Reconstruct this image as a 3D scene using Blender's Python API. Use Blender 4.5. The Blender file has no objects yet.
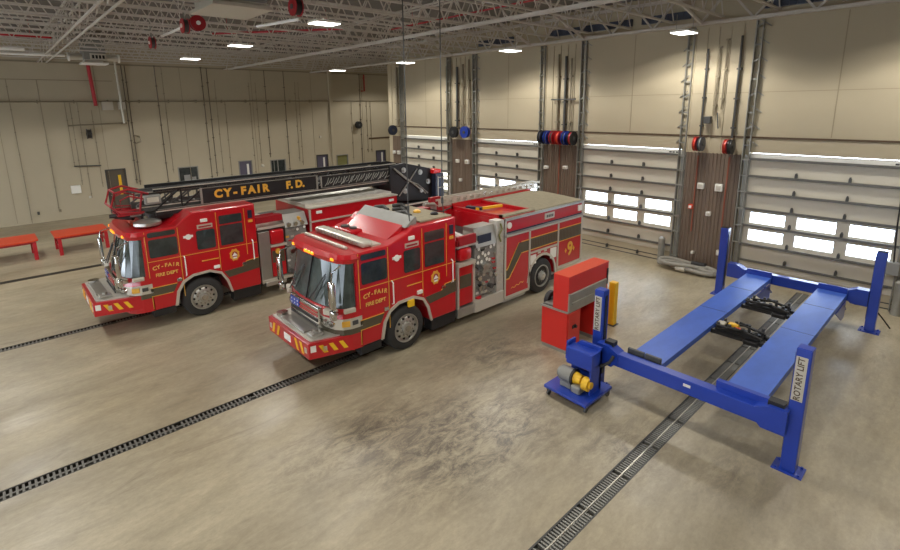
import bpy, bmesh, math, random
from mathutils import Vector, Matrix, Euler
random.seed(7)
C = bpy.context.scene.collection
PI = math.pi

# ------------------------------------------------------------------ materials
def lin(h):
    h = h.lstrip('#')
    out = []
    for i in (0, 2, 4):
        c = int(h[i:i+2], 16) / 255
        out.append(c / 12.92 if c <= .04045 else ((c + .055) / 1.055) ** 2.4)
    return (*out, 1)

def mat(name, col, rough=.5, metal=0, coat=0, var=0, scale=4, bump=0, bscale=30, emit=0, spec=.5, stretch=None):
    m = bpy.data.materials.new(name); m.use_nodes = True
    nt = m.node_tree; b = nt.nodes['Principled BSDF']
    c = lin(col) if isinstance(col, str) else col
    b.inputs['Base Color'].default_value = c
    b.inputs['Roughness'].default_value = rough
    b.inputs['Metallic'].default_value = metal
    b.inputs['Coat Weight'].default_value = coat
    b.inputs['Coat Roughness'].default_value = .08
    b.inputs['Specular IOR Level'].default_value = spec
    if emit:
        b.inputs['Emission Color'].default_value = c
        b.inputs['Emission Strength'].default_value = emit
    if var or bump:
        tc = nt.nodes.new('ShaderNodeTexCoord'); src = tc.outputs['Object']
        if stretch:
            mp = nt.nodes.new('ShaderNodeMapping'); mp.inputs['Scale'].default_value = stretch
            nt.links.new(src, mp.inputs['Vector']); src = mp.outputs['Vector']
    if var:
        n = nt.nodes.new('ShaderNodeTexNoise'); n.inputs['Scale'].default_value = scale
        n.inputs['Detail'].default_value = 6; n.inputs['Roughness'].default_value = .65
        nt.links.new(src, n.inputs['Vector'])
        mx = nt.nodes.new('ShaderNodeMix'); mx.data_type = 'RGBA'
        mx.inputs['A'].default_value = tuple(x * (1 - var) for x in c[:3]) + (1,)
        mx.inputs['B'].default_value = tuple(min(1, x * (1 + var)) for x in c[:3]) + (1,)
        nt.links.new(n.outputs['Fac'], mx.inputs['Factor'])
        nt.links.new(mx.outputs['Result'], b.inputs['Base Color'])
    if bump:
        n2 = nt.nodes.new('ShaderNodeTexNoise'); n2.inputs['Scale'].default_value = bscale
        n2.inputs['Detail'].default_value = 4
        nt.links.new(src, n2.inputs['Vector'])
        bp = nt.nodes.new('ShaderNodeBump'); bp.inputs['Strength'].default_value = bump; bp.inputs['Distance'].default_value = .02
        nt.links.new(n2.outputs['Fac'], bp.inputs['Height']); nt.links.new(bp.outputs['Normal'], b.inputs['Normal'])
    return m

def concrete_floor():
    m = bpy.data.materials.new('concrete'); m.use_nodes = True
    nt = m.node_tree; N = nt.nodes; L = nt.links; b = N['Principled BSDF']
    geo = N.new('ShaderNodeNewGeometry'); pos = geo.outputs['Position']
    def noise(scale, stretch, detail=6, rough=.6, dist=0.0, off=(0, 0, 0)):
        mp = N.new('ShaderNodeMapping'); mp.inputs['Scale'].default_value = stretch; mp.inputs['Location'].default_value = off
        L.new(pos, mp.inputs['Vector'])
        n = N.new('ShaderNodeTexNoise'); n.inputs['Scale'].default_value = scale; n.inputs['Detail'].default_value = detail
        n.inputs['Roughness'].default_value = rough; n.inputs['Distortion'].default_value = dist
        L.new(mp.outputs['Vector'], n.inputs['Vector']); return n.outputs['Fac']
    def ramp(fac, a, bb, ca=(0, 0, 0, 1), cb=(1, 1, 1, 1)):
        r = N.new('ShaderNodeValToRGB'); r.color_ramp.elements[0].position = a; r.color_ramp.elements[1].position = bb
        r.color_ramp.elements[0].color = ca; r.color_ramp.elements[1].color = cb
        L.new(fac, r.inputs['Fac']); return r.outputs['Color']
    def mix(fac, A, B, mode='MIX'):
        x = N.new('ShaderNodeMix'); x.data_type = 'RGBA'; x.blend_type = mode
        if isinstance(fac, (int, float)): x.inputs['Factor'].default_value = fac
        else: L.new(fac, x.inputs['Factor'])
        for s, v in (('A', A), ('B', B)):
            if isinstance(v, tuple): x.inputs[s].default_value = v
            else: L.new(v, x.inputs[s])
        return x.outputs['Result']
    base = ramp(noise(.35, (1, .35, 1), 8, .66, .6), .3, .7, lin('#7f7560'), lin('#c2b69b'))
    warm = ramp(noise(.22, (1, 1, 1), 3), .45, .68)
    base = mix(mulfac(N, L, warm, .35), base, lin('#ab9a78'))
    fine = ramp(noise(5, (1, .3, 1), 10, .75, .4), .3, .7, (.80, .80, .80, 1), (1.1, 1.1, 1.1, 1))
    base = mix(1.0, base, fine, 'MULTIPLY')
    speck = ramp(noise(14, (1, .6, 1), 8, .8), .35, .65, (.84, .84, .84, 1), (1.08, 1.08, 1.08, 1))
    base = mix(.8, base, speck, 'MULTIPLY')
    tyre = ramp(noise(1.6, (1.2, .25, 1), 9, .78, .8, (3.1, 1.7, 0)), .56, .74)
    base = mix(mulfac(N, L, tyre, .6), base, lin('#62584b'))
    # the scuffed tyre-turning patch in the open bay, and the darker strip of wear beside it
    def patch(cx, cy, rx, ry):
        mp = N.new('ShaderNodeMapping'); mp.vector_type = 'POINT'
        mp.inputs['Location'].default_value = (-cx / rx, -cy / ry, 0); mp.inputs['Scale'].default_value = (1 / rx, 1 / ry, 0)
        L.new(pos, mp.inputs['Vector'])
        g = N.new('ShaderNodeTexGradient'); g.gradient_type = 'SPHERICAL'
        L.new(mp.outputs['Vector'], g.inputs['Vector']); return g.outputs['Fac']
    scuff = noise(3.4, (1.2, .5, 1), 12, .85, .5, (9, 4, 0))
    for cx, cy, rx, ry, k in ((-5.3, 5.5, 1.5, 2.6, 1.7), (-6.6, 4.2, 1.2, 2.2, 1.1), (-7.0, 8.0, 2.0, 2.2, .9), (-3.4, 7.0, 1.2, 1.6, .8), (-1.9, 7.7, .8, 1.2, .7)):
        p = mulfac(N, L, patch(cx, cy, rx, ry), k)
        t = N.new('ShaderNodeMath'); t.operation = 'MULTIPLY'; L.new(p, t.inputs[0])
        L.new(ramp(scuff, .44, .58), t.inputs[1]); t.use_clamp = True
        base = mix(mulfac(N, L, t.outputs[0], .85), base, lin('#544d46'))
    L.new(base, b.inputs['Base Color'])
    rr = ramp(noise(1.1, (1, .5, 1), 6), .3, .7, (.30, .30, .30, 1), (.50, .50, .50, 1))
    L.new(rr, b.inputs['Roughness'])
    b.inputs['Specular IOR Level'].default_value = .55
    bp = N.new('ShaderNodeBump'); bp.inputs['Strength'].default_value = .08; bp.inputs['Distance'].default_value = .02
    L.new(noise(9, (1, .5, 1), 6), bp.inputs['Height']); L.new(bp.outputs['Normal'], b.inputs['Normal'])
    return m

def mulfac(N, L, s, k):
    n = N.new('ShaderNodeMath'); n.operation = 'MULTIPLY'; n.use_clamp = True
    L.new(s, n.inputs[0]); n.inputs[1].default_value = k
    return n.outputs[0]

def wave_mat(name, ca, cb, scale, axis='X', rough=.5, metal=0):
    m = bpy.data.materials.new(name); m.use_nodes = True
    nt = m.node_tree; b = nt.nodes['Principled BSDF']
    tc = nt.nodes.new('ShaderNodeTexCoord'); w = nt.nodes.new('ShaderNodeTexWave')
    w.bands_direction = axis; w.inputs['Scale'].default_value = scale
    nt.links.new(tc.outputs['Object'], w.inputs['Vector'])
    mx = nt.nodes.new('ShaderNodeMix'); mx.data_type = 'RGBA'
    mx.inputs['A'].default_value = lin(ca); mx.inputs['B'].default_value = lin(cb)
    nt.links.new(w.outputs['Fac'], mx.inputs['Factor']); nt.links.new(mx.outputs['Result'], b.inputs['Base Color'])
    b.inputs['Roughness'].default_value = rough; b.inputs['Metallic'].default_value = metal
    return m

def diamond_mat():
    m = mat('diamond_plate', '#c4c1b8', .38, .45, var=.2, scale=7)
    nt = m.node_tree; b = nt.nodes['Principled BSDF']
    tc = nt.nodes.new('ShaderNodeTexCoord'); v = nt.nodes.new('ShaderNodeTexVoronoi'); v.inputs['Scale'].default_value = 26
    nt.links.new(tc.outputs['Object'], v.inputs['Vector'])
    bp = nt.nodes.new('ShaderNodeBump'); bp.inputs['Strength'].default_value = .5; bp.inputs['Distance'].default_value = .01
    nt.links.new(v.outputs['Distance'], bp.inputs['Height']); nt.links.new(bp.outputs['Normal'], b.inputs['Normal'])
    return m

M = dict(
    red=mat('red_paint', (.47, .006, .012, 1), .28, 0, .6, var=.06, scale=2),
    dred=mat('dark_red', (.30, .006, .012, 1), .45, var=.1),
    orange=mat('orange_red', (.62, .055, .014, 1), .42, var=.08, scale=3),
    cabred=mat('cabinet_red', (.60, .022, .014, 1), .38, var=.06, scale=3),
    blue=mat('blue_paint', (.012, .046, .36, 1), .33, 0, .3, var=.12, scale=3),
    bluetop=mat('worn_blue_deck', (.045, .12, .50, 1), .42, var=.35, scale=2.2, stretch=(1, .4, 1)),
    black=mat('black_paint', (.012, .012, .013, 1), .42, var=.3),
    rubber=mat('rubber', (.022, .021, .02, 1), .72, var=.4, scale=9),
    glass=mat('tinted_glass', (.032, .04, .04, 1), .05, var=.9, scale=3.6, spec=.6),  # mottled dark colour stands in for reflections in the panes
    windshield=mat('windshield_glass', (.06, .075, .07, 1), .09, var=.95, scale=3.4, spec=.3),  # blotchy colour paints reflections and interior clutter onto the glass
    chrome=mat('chrome', '#d2d2d0', .14, 1),
    alu=mat('aluminium', '#b4b2ab', .33, .8, var=.15, scale=5),
    satin=mat('satin_trim', '#c9c4b6', .35, .4),
    diamond=diamond_mat(),
    bluelouvre=mat('louvre_blue', '#4b5160', .35, .3, var=.25),
    dgrey=mat('dark_grey', '#4a4a48', .5, .2, var=.2),
    grey=mat('mid_grey', '#8b8a84', .5, .2, var=.15),
    steel=mat('galvanised_steel', '#96958d', .45, .55, var=.2, scale=6),
    joist=mat('joist_grey', '#c2bbb0', .5, .1, var=.12),
    conduit=mat('conduit_grey', '#8f8570', .45, .3, var=.1),
    white=mat('white_paint', '#e4e2da', .4),
    offwhite=mat('door_white', '#cfc8b6', .45, var=.05, scale=1.2),
    gold=mat('gold_leaf', (.78, .43, .06, 1), .35, .25),
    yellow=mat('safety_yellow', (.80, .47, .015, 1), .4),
    stripe=mat('charcoal_stripe', '#57503f', .42, .2, var=.2, scale=8),
    amber=mat('amber_lens', (1, .33, .02, 1), .2, emit=1.2),
    tan=mat('tan_wall', '#b0a48a', .75, var=.06, scale=.5, bump=.05, bscale=12),
    tanl=mat('tan_concrete', '#b3a890', .8, var=.07, scale=.6, bump=.08, bscale=10),
    brown=wave_mat('brown_ribbed', '#665749', '#7b6a5b', 9, 'X', .5),
    deck=wave_mat('roof_deck', '#5a554f', '#736d65', 6, 'X', .6),
    brownline=mat('brown_trim', '#53402c', .6),
    canvas=mat('hose_bed_cover', '#8f866f', .85, var=.35, scale=9, bump=.5, bscale=22),
    hose=mat('grey_hose', '#8e8a80', .7, var=.25, scale=14),
    lamp=mat('lamp_diffuser', (1, .97, .9, 1), .3, emit=9),
    orangelamp=mat('red_lens', (.75, .02, .02, 1), .2),
    bluedark=mat('dark_blue_panel', '#2c3244', .3, .2, var=.3, scale=3),
    doorbrown=mat('brown_door', '#574e41', .5, var=.08),
    grate=mat('drain_iron', '#35322d', .5, .4, var=.3, scale=8),
    green=mat('olive_blind', '#7d7c4c', .6, var=.1),
    purple=mat('grey_purple_door', '#575263', .5, var=.06),
    redpipe=mat('red_pipe', (.42, .012, .02, 1), .4),
    floor=concrete_floor(),
    tanjoint=mat('tan_joint', '#958a72', .8),
    strut=mat('strut_steel', '#6b6963', .5, .3, var=.2, scale=8),
    fade=mat('faded_red', '#8e4f3c', .7, var=.2),  # pale red, also used to paint a reflection on the pier
    darkpipe=mat('dark_pipe', '#6a6152', .5, .2, var=.15),
    cream=mat('cream_gilt', '#e2b45c', .4, .1),
    frost=None,
)
def frosted():
    m = bpy.data.materials.new('frosted_pane'); m.use_nodes = True
    nt = m.node_tree; nt.nodes.clear()
    o = nt.nodes.new('ShaderNodeOutputMaterial'); t = nt.nodes.new('ShaderNodeBsdfTransparent'); g = nt.nodes.new('ShaderNodeBsdfGlossy')
    t.inputs['Color'].default_value = (.95, .97, 1, 1); g.inputs['Roughness'].default_value = .05
    x = nt.nodes.new('ShaderNodeMixShader'); x.inputs[0].default_value = .06
    nt.links.new(t.outputs[0], x.inputs[1]); nt.links.new(g.outputs[0], x.inputs[2]); nt.links.new(x.outputs[0], o.inputs[0])
    return m
M['frost'] = frosted()

# ------------------------------------------------------------------ mesh helpers
class MB:
    def __init__(s): s.bm = bmesh.new()
    def poly(s, pts):
        return s.bm.faces.new([s.bm.verts.new(p) for p in pts])
    def box(s, x0, x1, y0, y1, z0, z1, bev=0):
        bm = bmesh.new() if bev else s.bm
        v = [bm.verts.new((x, y, z)) for z in (z0, z1) for y in (y0, y1) for x in (x0, x1)]
        for f in ((0, 2, 3, 1), (4, 5, 7, 6), (0, 1, 5, 4), (2, 6, 7, 3), (0, 4, 6, 2), (1, 3, 7, 5)):
            bm.faces.new([v[i] for i in f])
        if bev:
            bmesh.ops.bevel(bm, geom=bm.edges[:], offset=bev, segments=2, affect='EDGES', profile=.5)
            me = bpy.data.meshes.new('tmp'); bm.to_mesh(me); bm.free(); s.bm.from_mesh(me); bpy.data.meshes.remove(me)
        return s
    def bar(s, p, q, w, h, up=(0, 0, 1)):
        p, q = Vector(p), Vector(q); d = (q - p).normalized(); u = Vector(up)
        if abs(d.dot(u)) > .99: u = Vector((1, 0, 0))
        a = d.cross(u).normalized() * w / 2; b = a.cross(d).normalized() * h / 2
        v = [s.bm.verts.new(c + i * a + j * b) for c in (p, q) for i, j in ((-1, -1), (1, -1), (1, 1), (-1, 1))]
        for f in ((0, 1, 2, 3), (7, 6, 5, 4), (0, 4, 5, 1), (1, 5, 6, 2), (2, 6, 7, 3), (3, 7, 4, 0)):
            s.bm.faces.new([v[i] for i in f])
        return s
    def cyl(s, p, q, r, n=12, r2=None):
        p, q = Vector(p), Vector(q); d = (q - p).normalized()
        u = Vector((0, 0, 1)) if abs(d.z) < .9 else Vector((1, 0, 0))
        a = d.cross(u).normalized(); b = a.cross(d).normalized(); r2 = r if r2 is None else r2
        A = [s.bm.verts.new(p + (a * math.cos(2*PI*i/n) + b * math.sin(2*PI*i/n)) * r) for i in range(n)]
        B = [s.bm.verts.new(q + (a * math.cos(2*PI*i/n) + b * math.sin(2*PI*i/n)) * r2) for i in range(n)]
        for i in range(n):
            s.bm.faces.new((A[i], A[(i+1) % n], B[(i+1) % n], B[i]))
        s.bm.faces.new(A[::-1]); s.bm.faces.new(B)
        return s
    def tube(s, pts, r, n=8, closed=False):
        pts = [Vector(p) for p in pts]; rings = []; m = len(pts)
        for k, p in enumerate(pts):
            d = (pts[(k+1) % m] - pts[k-1]) if closed else (pts[min(k+1, m-1)] - pts[max(k-1, 0)])
            d.normalize(); u = Vector((0, 0, 1)) if abs(d.z) < .9 else Vector((1, 0, 0))
            a = d.cross(u).normalized(); b = a.cross(d).normalized()
            rings.append([s.bm.verts.new(p + (a * math.cos(2*PI*i/n) + b * math.sin(2*PI*i/n)) * r) for i in range(n)])
        for k in range(m if closed else m - 1):
            A, B = rings[k], rings[(k+1) % m]
            for i in range(n): s.bm.faces.new((A[i], A[(i+1) % n], B[(i+1) % n], B[i]))
        if not closed: s.bm.faces.new(rings[0][::-1]); s.bm.faces.new(rings[-1])
        return s
    def prism(s, pts, axis, a, b):
        """polygon pts in the plane across `axis`, extruded from a to b: axis X takes (y,z), Y takes (x,z), Z takes (x,y)"""
        def P(u, v, t): return {'X': (t, u, v), 'Y': (u, t, v), 'Z': (u, v, t)}[axis]
        A = [s.bm.verts.new(P(u, v, a)) for u, v in pts]; B = [s.bm.verts.new(P(u, v, b)) for u, v in pts]
        n = len(pts)
        for i in range(n): s.bm.faces.new((A[i], A[(i+1) % n], B[(i+1) % n], B[i]))
        s.bm.faces.new(A[::-1]); s.bm.faces.new(B)
        return s
    def lathe(s, prof, origin, axis='X', n=32):
        """prof: (t along axis, radius)"""
        o = Vector(origin); rings = []
        for t, r in prof:
            ring = []
            for i in range(n):
                c, q = math.cos(2*PI*i/n) * r, math.sin(2*PI*i/n) * r
                ring.append(s.bm.verts.new(o + Vector({'X': (t, c, q), 'Y': (c, t, q), 'Z': (c, q, t)}[axis])))
            rings.append(ring)
        for A, B in zip(rings, rings[1:]):
            for i in range(n): s.bm.faces.new((A[i], A[(i+1) % n], B[(i+1) % n], B[i]))
        s.bm.faces.new(rings[0][::-1]); s.bm.faces.new(rings[-1])
        return s
    def build(s, name, m, parent=None, smooth=False, bev=0):
        bmesh.ops.recalc_face_normals(s.bm, faces=s.bm.faces[:])
        me = bpy.data.meshes.new(name); s.bm.to_mesh(me); s.bm.free()
        me.materials.append(M[m] if isinstance(m, str) else m)
        o = bpy.data.objects.new(name, me); C.objects.link(o)
        if parent: o.parent = parent
        if smooth:
            for p in me.polygons: p.use_smooth = True
            me.set_sharp_from_angle(angle=math.radians(40))
        if bev:
            b = o.modifiers.new('bevel', 'BEVEL'); b.width = bev; b.segments = 2; b.limit_method = 'ANGLE'; b.angle_limit = math.radians(40)
        return o

def tag(o, label=None, cat=None, group=None, kind=None):
    if label: o['label'] = label
    if cat: o['category'] = cat
    if group: o['group'] = group
    if kind: o['kind'] = kind
    return o
def thing(name, label, cat, loc=(0, 0, 0), rz=0, group=None, kind=None):
    o = bpy.data.objects.new(name, None); C.objects.link(o); o.location = loc; o.rotation_euler = (0, 0, rz)
    o.empty_display_size = .2
    return tag(o, label, cat, group, kind)
def struct(o, label=None, cat=None, group=None): return tag(o, label, cat, group, 'structure')
def kids(o): return [c for c in C.objects if c.parent == o]
def dup(o, loc, label=None, parent=None, rz=None):
    r = o.copy(); C.objects.link(r)
    if parent: r.parent = parent
    if loc is not None: r.location = loc
    if rz is not None: r.rotation_euler = (0, 0, rz)
    if label: r['label'] = label
    for c in kids(o): dup(c, None, None, r)
    return r
def text(name, body, size, m, parent, loc, face='+X', ext=.004, align='CENTER', sx=1, off=0.0, roll=0, shear=0):
    cu = bpy.data.curves.new(name, 'FONT'); cu.body = body; cu.size = size; cu.extrude = ext
    cu.align_x = align; cu.align_y = 'CENTER'; cu.offset = off; cu.shear = shear; cu.resolution_u = 3
    tmp = bpy.data.objects.new('tmp', cu)
    C.objects.link(tmp)
    dg = bpy.context.evaluated_depsgraph_get()
    me = bpy.data.meshes.new_from_object(tmp.evaluated_get(dg))
    bpy.data.objects.remove(tmp)
    o = bpy.data.objects.new(name, me); C.objects.link(o); me.materials.clear(); me.materials.append(M[m])
    o.parent = parent; o.location = loc; o.scale = (sx, 1, 1)
    R = {'+X': Matrix(((0, 0, 1), (1, 0, 0), (0, 1, 0))), '-Y': Matrix(((1, 0, 0), (0, 0, -1), (0, 1, 0))), '+Z': Matrix.Identity(3)}[face]
    o.rotation_euler = (R @ Matrix.Rotation(roll, 3, 'Z')).to_euler()
    return o
def arc(c0, c1, r, a0, a1, n): return [(c0 + r * math.cos(a0 + (a1-a0) * i / n), c1 + r * math.sin(a0 + (a1-a0) * i / n)) for i in range(n + 1)]

# ------------------------------------------------------------------ camera
W, H = 900, 550
F_PX, PX, PY = 493.3, 440.0, 211.0
YAW, PITCH, ROLL = -.8378, .208, .0139
cam = bpy.data.cameras.new('camera'); co = bpy.data.objects.new('camera', cam); C.objects.link(co)
fwd = Vector((math.sin(YAW) * math.cos(PITCH), math.cos(YAW) * math.cos(PITCH), -math.sin(PITCH)))
right = Vector((math.cos(YAW), -math.sin(YAW), 0)); down = fwd.cross(right)
r2 = right * math.cos(ROLL) + down * math.sin(ROLL); d2 = -right * math.sin(ROLL) + down * math.cos(ROLL)
co.matrix_world = Matrix(((r2.x, -d2.x, -fwd.x, 0), (r2.y, -d2.y, -fwd.y, 0), (r2.z, -d2.z, -fwd.z, 5.6), (0, 0, 0, 1)))
cam.sensor_fit = 'HORIZONTAL'; cam.sensor_width = 36; cam.lens = 36 * F_PX / W
cam.shift_x = (W / 2 - PX) / W; cam.shift_y = -(H / 2 - PY) / W
cam.clip_end = 200
bpy.context.scene.camera = co

# ------------------------------------------------------------------ room
WX, WY = -32.5, 17.55
XR, YB, YW, ZC = 7.0, -9.0, 26.5, 9.15
DOORS = [(-4.97, -1.15), (-10.87, -7.05), (-16.72, -12.92), (-22.4, -18.65)]
# floor slab with slots for the three trench drains
DR = [(-3.40, -2.86), (-9.28, -9.0), (-15.4, -15.14)]
DR[0] = (-3.235, -2.925)
b = MB(); xs = sorted([WX - .3] + [v for d in DR for v in d] + [XR])
for i in range(0, len(xs), 2): b.box(xs[i], xs[i+1], YB, WY + .3, -.3, 0)
for d, y in zip(DR, (17.3, 14.0, 17.3)): b.box(d[0], d[1], y, WY + .3, -.3, 0)
for d, y in zip(DR, (1.5, -5, -5)): b.box(d[0], d[1], YB, y, -.3, 0)
b.box(WX - .3, -23.55, WY + .3, YW, -.3, 0)
for d in DR: b.box(d[0], d[1], YB, WY + .3, -.3, -.16)
struct(b.build('floor', 'floor'), 'worn tan concrete floor of the vehicle bay', 'floor')

b = MB()
xs = [-23.55] + [v for d in reversed(DOORS) for v in d] + [XR]
for i in range(0, len(xs), 2): b.box(xs[i], xs[i+1], WY, WY + .3, 0, 4.07)
b.box(-23.55, XR, WY, WY + .3, 4.07, ZC)
struct(b.build('wall_back', 'tan'), 'tall tan panel wall above the overhead doors', 'wall')
b = MB(); b.box(-23.85, -23.55, WY + .0, YW, 0, ZC); struct(b.build('wall_alcove', 'tan'), 'tan return wall at the alcove beyond the last overhead door', 'wall')
b = MB(); b.box(WX, -23.85, YW, YW + .3, 0, ZC); struct(b.build('wall_far', 'tan'), 'tan end wall of the alcove', 'wall')
# side wall with openings
OPEN = [(4.43, 5.42, 0, 2.46), (8.1, 9.25, 1.2, 2.26), (11.72, 12.62, 0, 2.35), (13.85, 14.95, 1.2, 2.24),
        (17.3, 18.25, 0, 2.32), (18.95, 19.95, 1.1, 2.2), (22.5, 23.45, 0, 2.3)]
b = MB(); y = YB
for y0, y1, z0, z1 in OPEN:
    b.box(WX - .3, WX, y, y0, 0, 2.6); b.box(WX - .3, WX, y0, y1, z1, 2.6)
    if z0: b.box(WX - .3, WX, y0, y1, 0, z0)
    y = y1
b.box(WX - .3, WX, y, YW, 0, 2.6); b.box(WX - .3, WX, YB, YW, 2.6, ZC)
struct(b.build('wall_left', 'tanl'), 'long tan concrete side wall with conduits', 'wall')
b = MB(); b.box(XR, XR + .3, YB, WY, 0, ZC); struct(b.build('wall_right', 'tanl'), 'tan side wall out of view', 'wall')
b = MB(); xs = [WX - .3, -30.0, -26.0] + [v for d in reversed(DOORS) for v in d] + [XR + .3]
xs = [WX - .3, -30.2, -25.2] + [v for d in reversed(DOORS) for v in d] + [1.0, 5.0, XR + .3]
for i in range(0, len(xs), 2): b.box(xs[i], xs[i+1], YB - .3, YB, 0, 2.0)  # unseen openings, kept low to limit the daylight fill
b.box(WX - .3, XR + .3, YB - .3, YB, 2.0, ZC)
struct(b.build('wall_front', 'tanl'), 'tan wall with open bay doorways behind the viewer', 'wall')
b = MB(); b.box(WX - .3, XR + .3, YB, WY + .3, ZC, ZC + .1); b.box(WX - .3, -23.55, WY + .3, YW, ZC, ZC + .1)
struct(b.build('ceiling', 'deck'), 'corrugated metal roof deck over the bay', 'ceiling')
# side wall openings
names = ['brown steel door behind the ladder truck basket, with a lit narrow vision pane', 'dark wide window right of the brown steel door',
         'grey door seen above the first gold letters of the ladder sign', 'dark window seen above the ladder sign between two grey doors', 'grey door with narrow white pane beside the pilaster',
         'window with olive blind beside the grey pilaster', 'grey door with white pane in the alcove end of the side wall']
for i, ((y0, y1, z0, z1), lab) in enumerate(zip(OPEN, names)):
    door = z0 == 0
    t = thing(('door_%d' % (i + 11)) if door else ('window_%d' % (i + 11)), lab, 'door' if door else 'window', (WX, (y0 + y1) / 2, z0), kind='structure')
    w = (y1 - y0) / 2; h = z1 - z0
    b = MB(); b.box(-.2, .03, -w, -w + .06, 0, h); b.box(-.2, .03, w - .06, w, 0, h); b.box(-.2, .03, -w + .06, w - .06, h - .06, h)
    if not door: b.box(-.2, .05, -w + .06, w - .06, 0, .06)
    b.build('frame', 'dgrey' if i in (0, 4, 6) else 'grey', t)
    b = MB(); b.box(-.12, -.07, -w + .06, w - .06, 0 if door else .06, h - .06)
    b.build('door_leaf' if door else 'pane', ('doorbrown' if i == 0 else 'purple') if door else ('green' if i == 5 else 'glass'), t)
    if door:
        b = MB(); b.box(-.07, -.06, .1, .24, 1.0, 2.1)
        b.build('vision_pane', 'yellow' if i == 0 else 'white', t)  # flat yellow stands in for light showing through the first pane
        b = MB(); b.cyl((-.07, -w + .14, 1.0), (.0, -w + .14, 1.0), .02); b.bar((0, -w + .14, 1.0), (0, -w + .26, 1.0), .02, .02)
        b.build('door_handle', 'steel', t)
    elif i == 1:
        b = MB(); b.box(-.07, -.05, -.25, .1, .2, .55); b.box(-.07, -.05, .18, .42, .2, .4); b.build('shelf_items', 'grey', t)
    elif i == 3:
        b = MB(); b.box(-.07, -.05, -.03, .03, .06, h - .06); b.box(-.07, -.05, -.28, -.25, .06, h - .06); b.build('mullion', 'grey', t)
    elif i == 5:
        b = MB(); [b.box(-.07, -.055, -w + .07, w - .07, .12 + k * .16, .13 + k * .16) for k in range(6)]; b.build('blind_slat', 'green', t)

# pilaster, wall rails and panel joints on the side wall
b = MB(); b.box(WX, WX + .18, 18.55, 18.82, 0, 8.6); struct(b.build('trim_1', 'tanl'), 'slim tan pilaster on the side wall', 'column')
b = MB(); b.cyl((WX + .09, YB + .3, 6.12), (WX + .09, 18.5, 6.12), .035); b.cyl((WX + .09, 18.9, 6.12), (WX + .09, 24.0, 6.12), .035)
for k in range(17): b.box(WX, WX + .14, -7 + k * 1.5, -6.94 + k * 1.5, 6.03, 6.21)
tag(b.build('wall_pipe', 'conduit'), 'long horizontal grey pipe high on the tan side wall', 'pipe')
b = MB(); b.box(WX, WX + .02, YB, 5.4, 7.19, 7.23); b.box(WX, WX + .02, YB, 24, 8.05, 8.13)
for k in range(8): b.box(WX, WX + .012, -8 + k * 4.2, -7.98 + k * 4.2, 0, 8.05)
struct(b.build('trim_2', 'conduit'), 'panel joint lines on the side wall', 'trim')
b = MB(); b.box(WX, WX + .03, YB, 4.43, 0, .1); b.box(WX, WX + .03, 5.42, 11.72, 0, .1); b.box(WX, WX + .03, 12.62, 17.3, 0, .1)
struct(b.build('baseboard_left', 'tanl'), 'low base strip along the side wall', 'baseboard')
b = MB(); b.box(WX, WX + .06, 21.9, 24.6, 3.22, 3.32); struct(b.build('trim_3', 'brownline'), 'brown rail on the side wall in the alcove', 'trim')
# brown line on the back wall
b = MB(); b.box(-23.5, XR, WY - .03, WY, 4.52, 4.57); struct(b.build('trim_4', 'brownline'), 'thin brown line above the overhead doors', 'trim')
b = MB()
for x in (-3.0, -8.96, -14.8, -20.5): b.box(x - .012, x + .012, WY - .006, WY, 4.6, 8.0)
b.box(-23.5, XR, WY - .006, WY, 5.9, 5.915)
struct(b.build('trim_5', 'tanjoint'), 'thin joint lines in the upper tan wall', 'trim')
# ribbed brown piers between the doors
PIER = [(-6.88, -5.17, 'first', 'behind the coiled grey hose'), (-12.75, -11.07, '', 'under the row of six hose reels'), (-18.45, -16.9, '', 'under two dark hose reels, behind the truck tail'), (-23.5, -22.62, '', 'narrow, at the alcove corner')]
for i, (a, c, _, lab) in enumerate(PIER):
    b = MB(); b.box(a, c, WY - .03, WY, 0, 4.0)
    n = int((c - a) / .11)
    for k in range(n):
        x = a + (k + .5) * (c - a) / n; b.prism([(x - .03, WY - .03), (x + .03, WY - .03), (x + .018, WY - .055), (x - .018, WY - .055)], 'Z', 0, 4.0)
    struct(b.build('wall_panel_%d' % (i + 1), 'brown'), 'brown ribbed metal wall panel ' + lab, 'wall panel')
    b = MB(); n = int((c - a) / .3)
    for k in range(n + 1):
        x = a + k * (c - a) / n; b.box(x - .02, x + .02, WY - .03, WY, 4.02, 7.95)
    b.box(a, c, WY - .04, WY, 3.98, 4.04)
    struct(b.build('trim_%d' % (i + 6), 'tan'), 'ribbed tan cladding strip above the brown panel ' + lab, 'trim')

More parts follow.
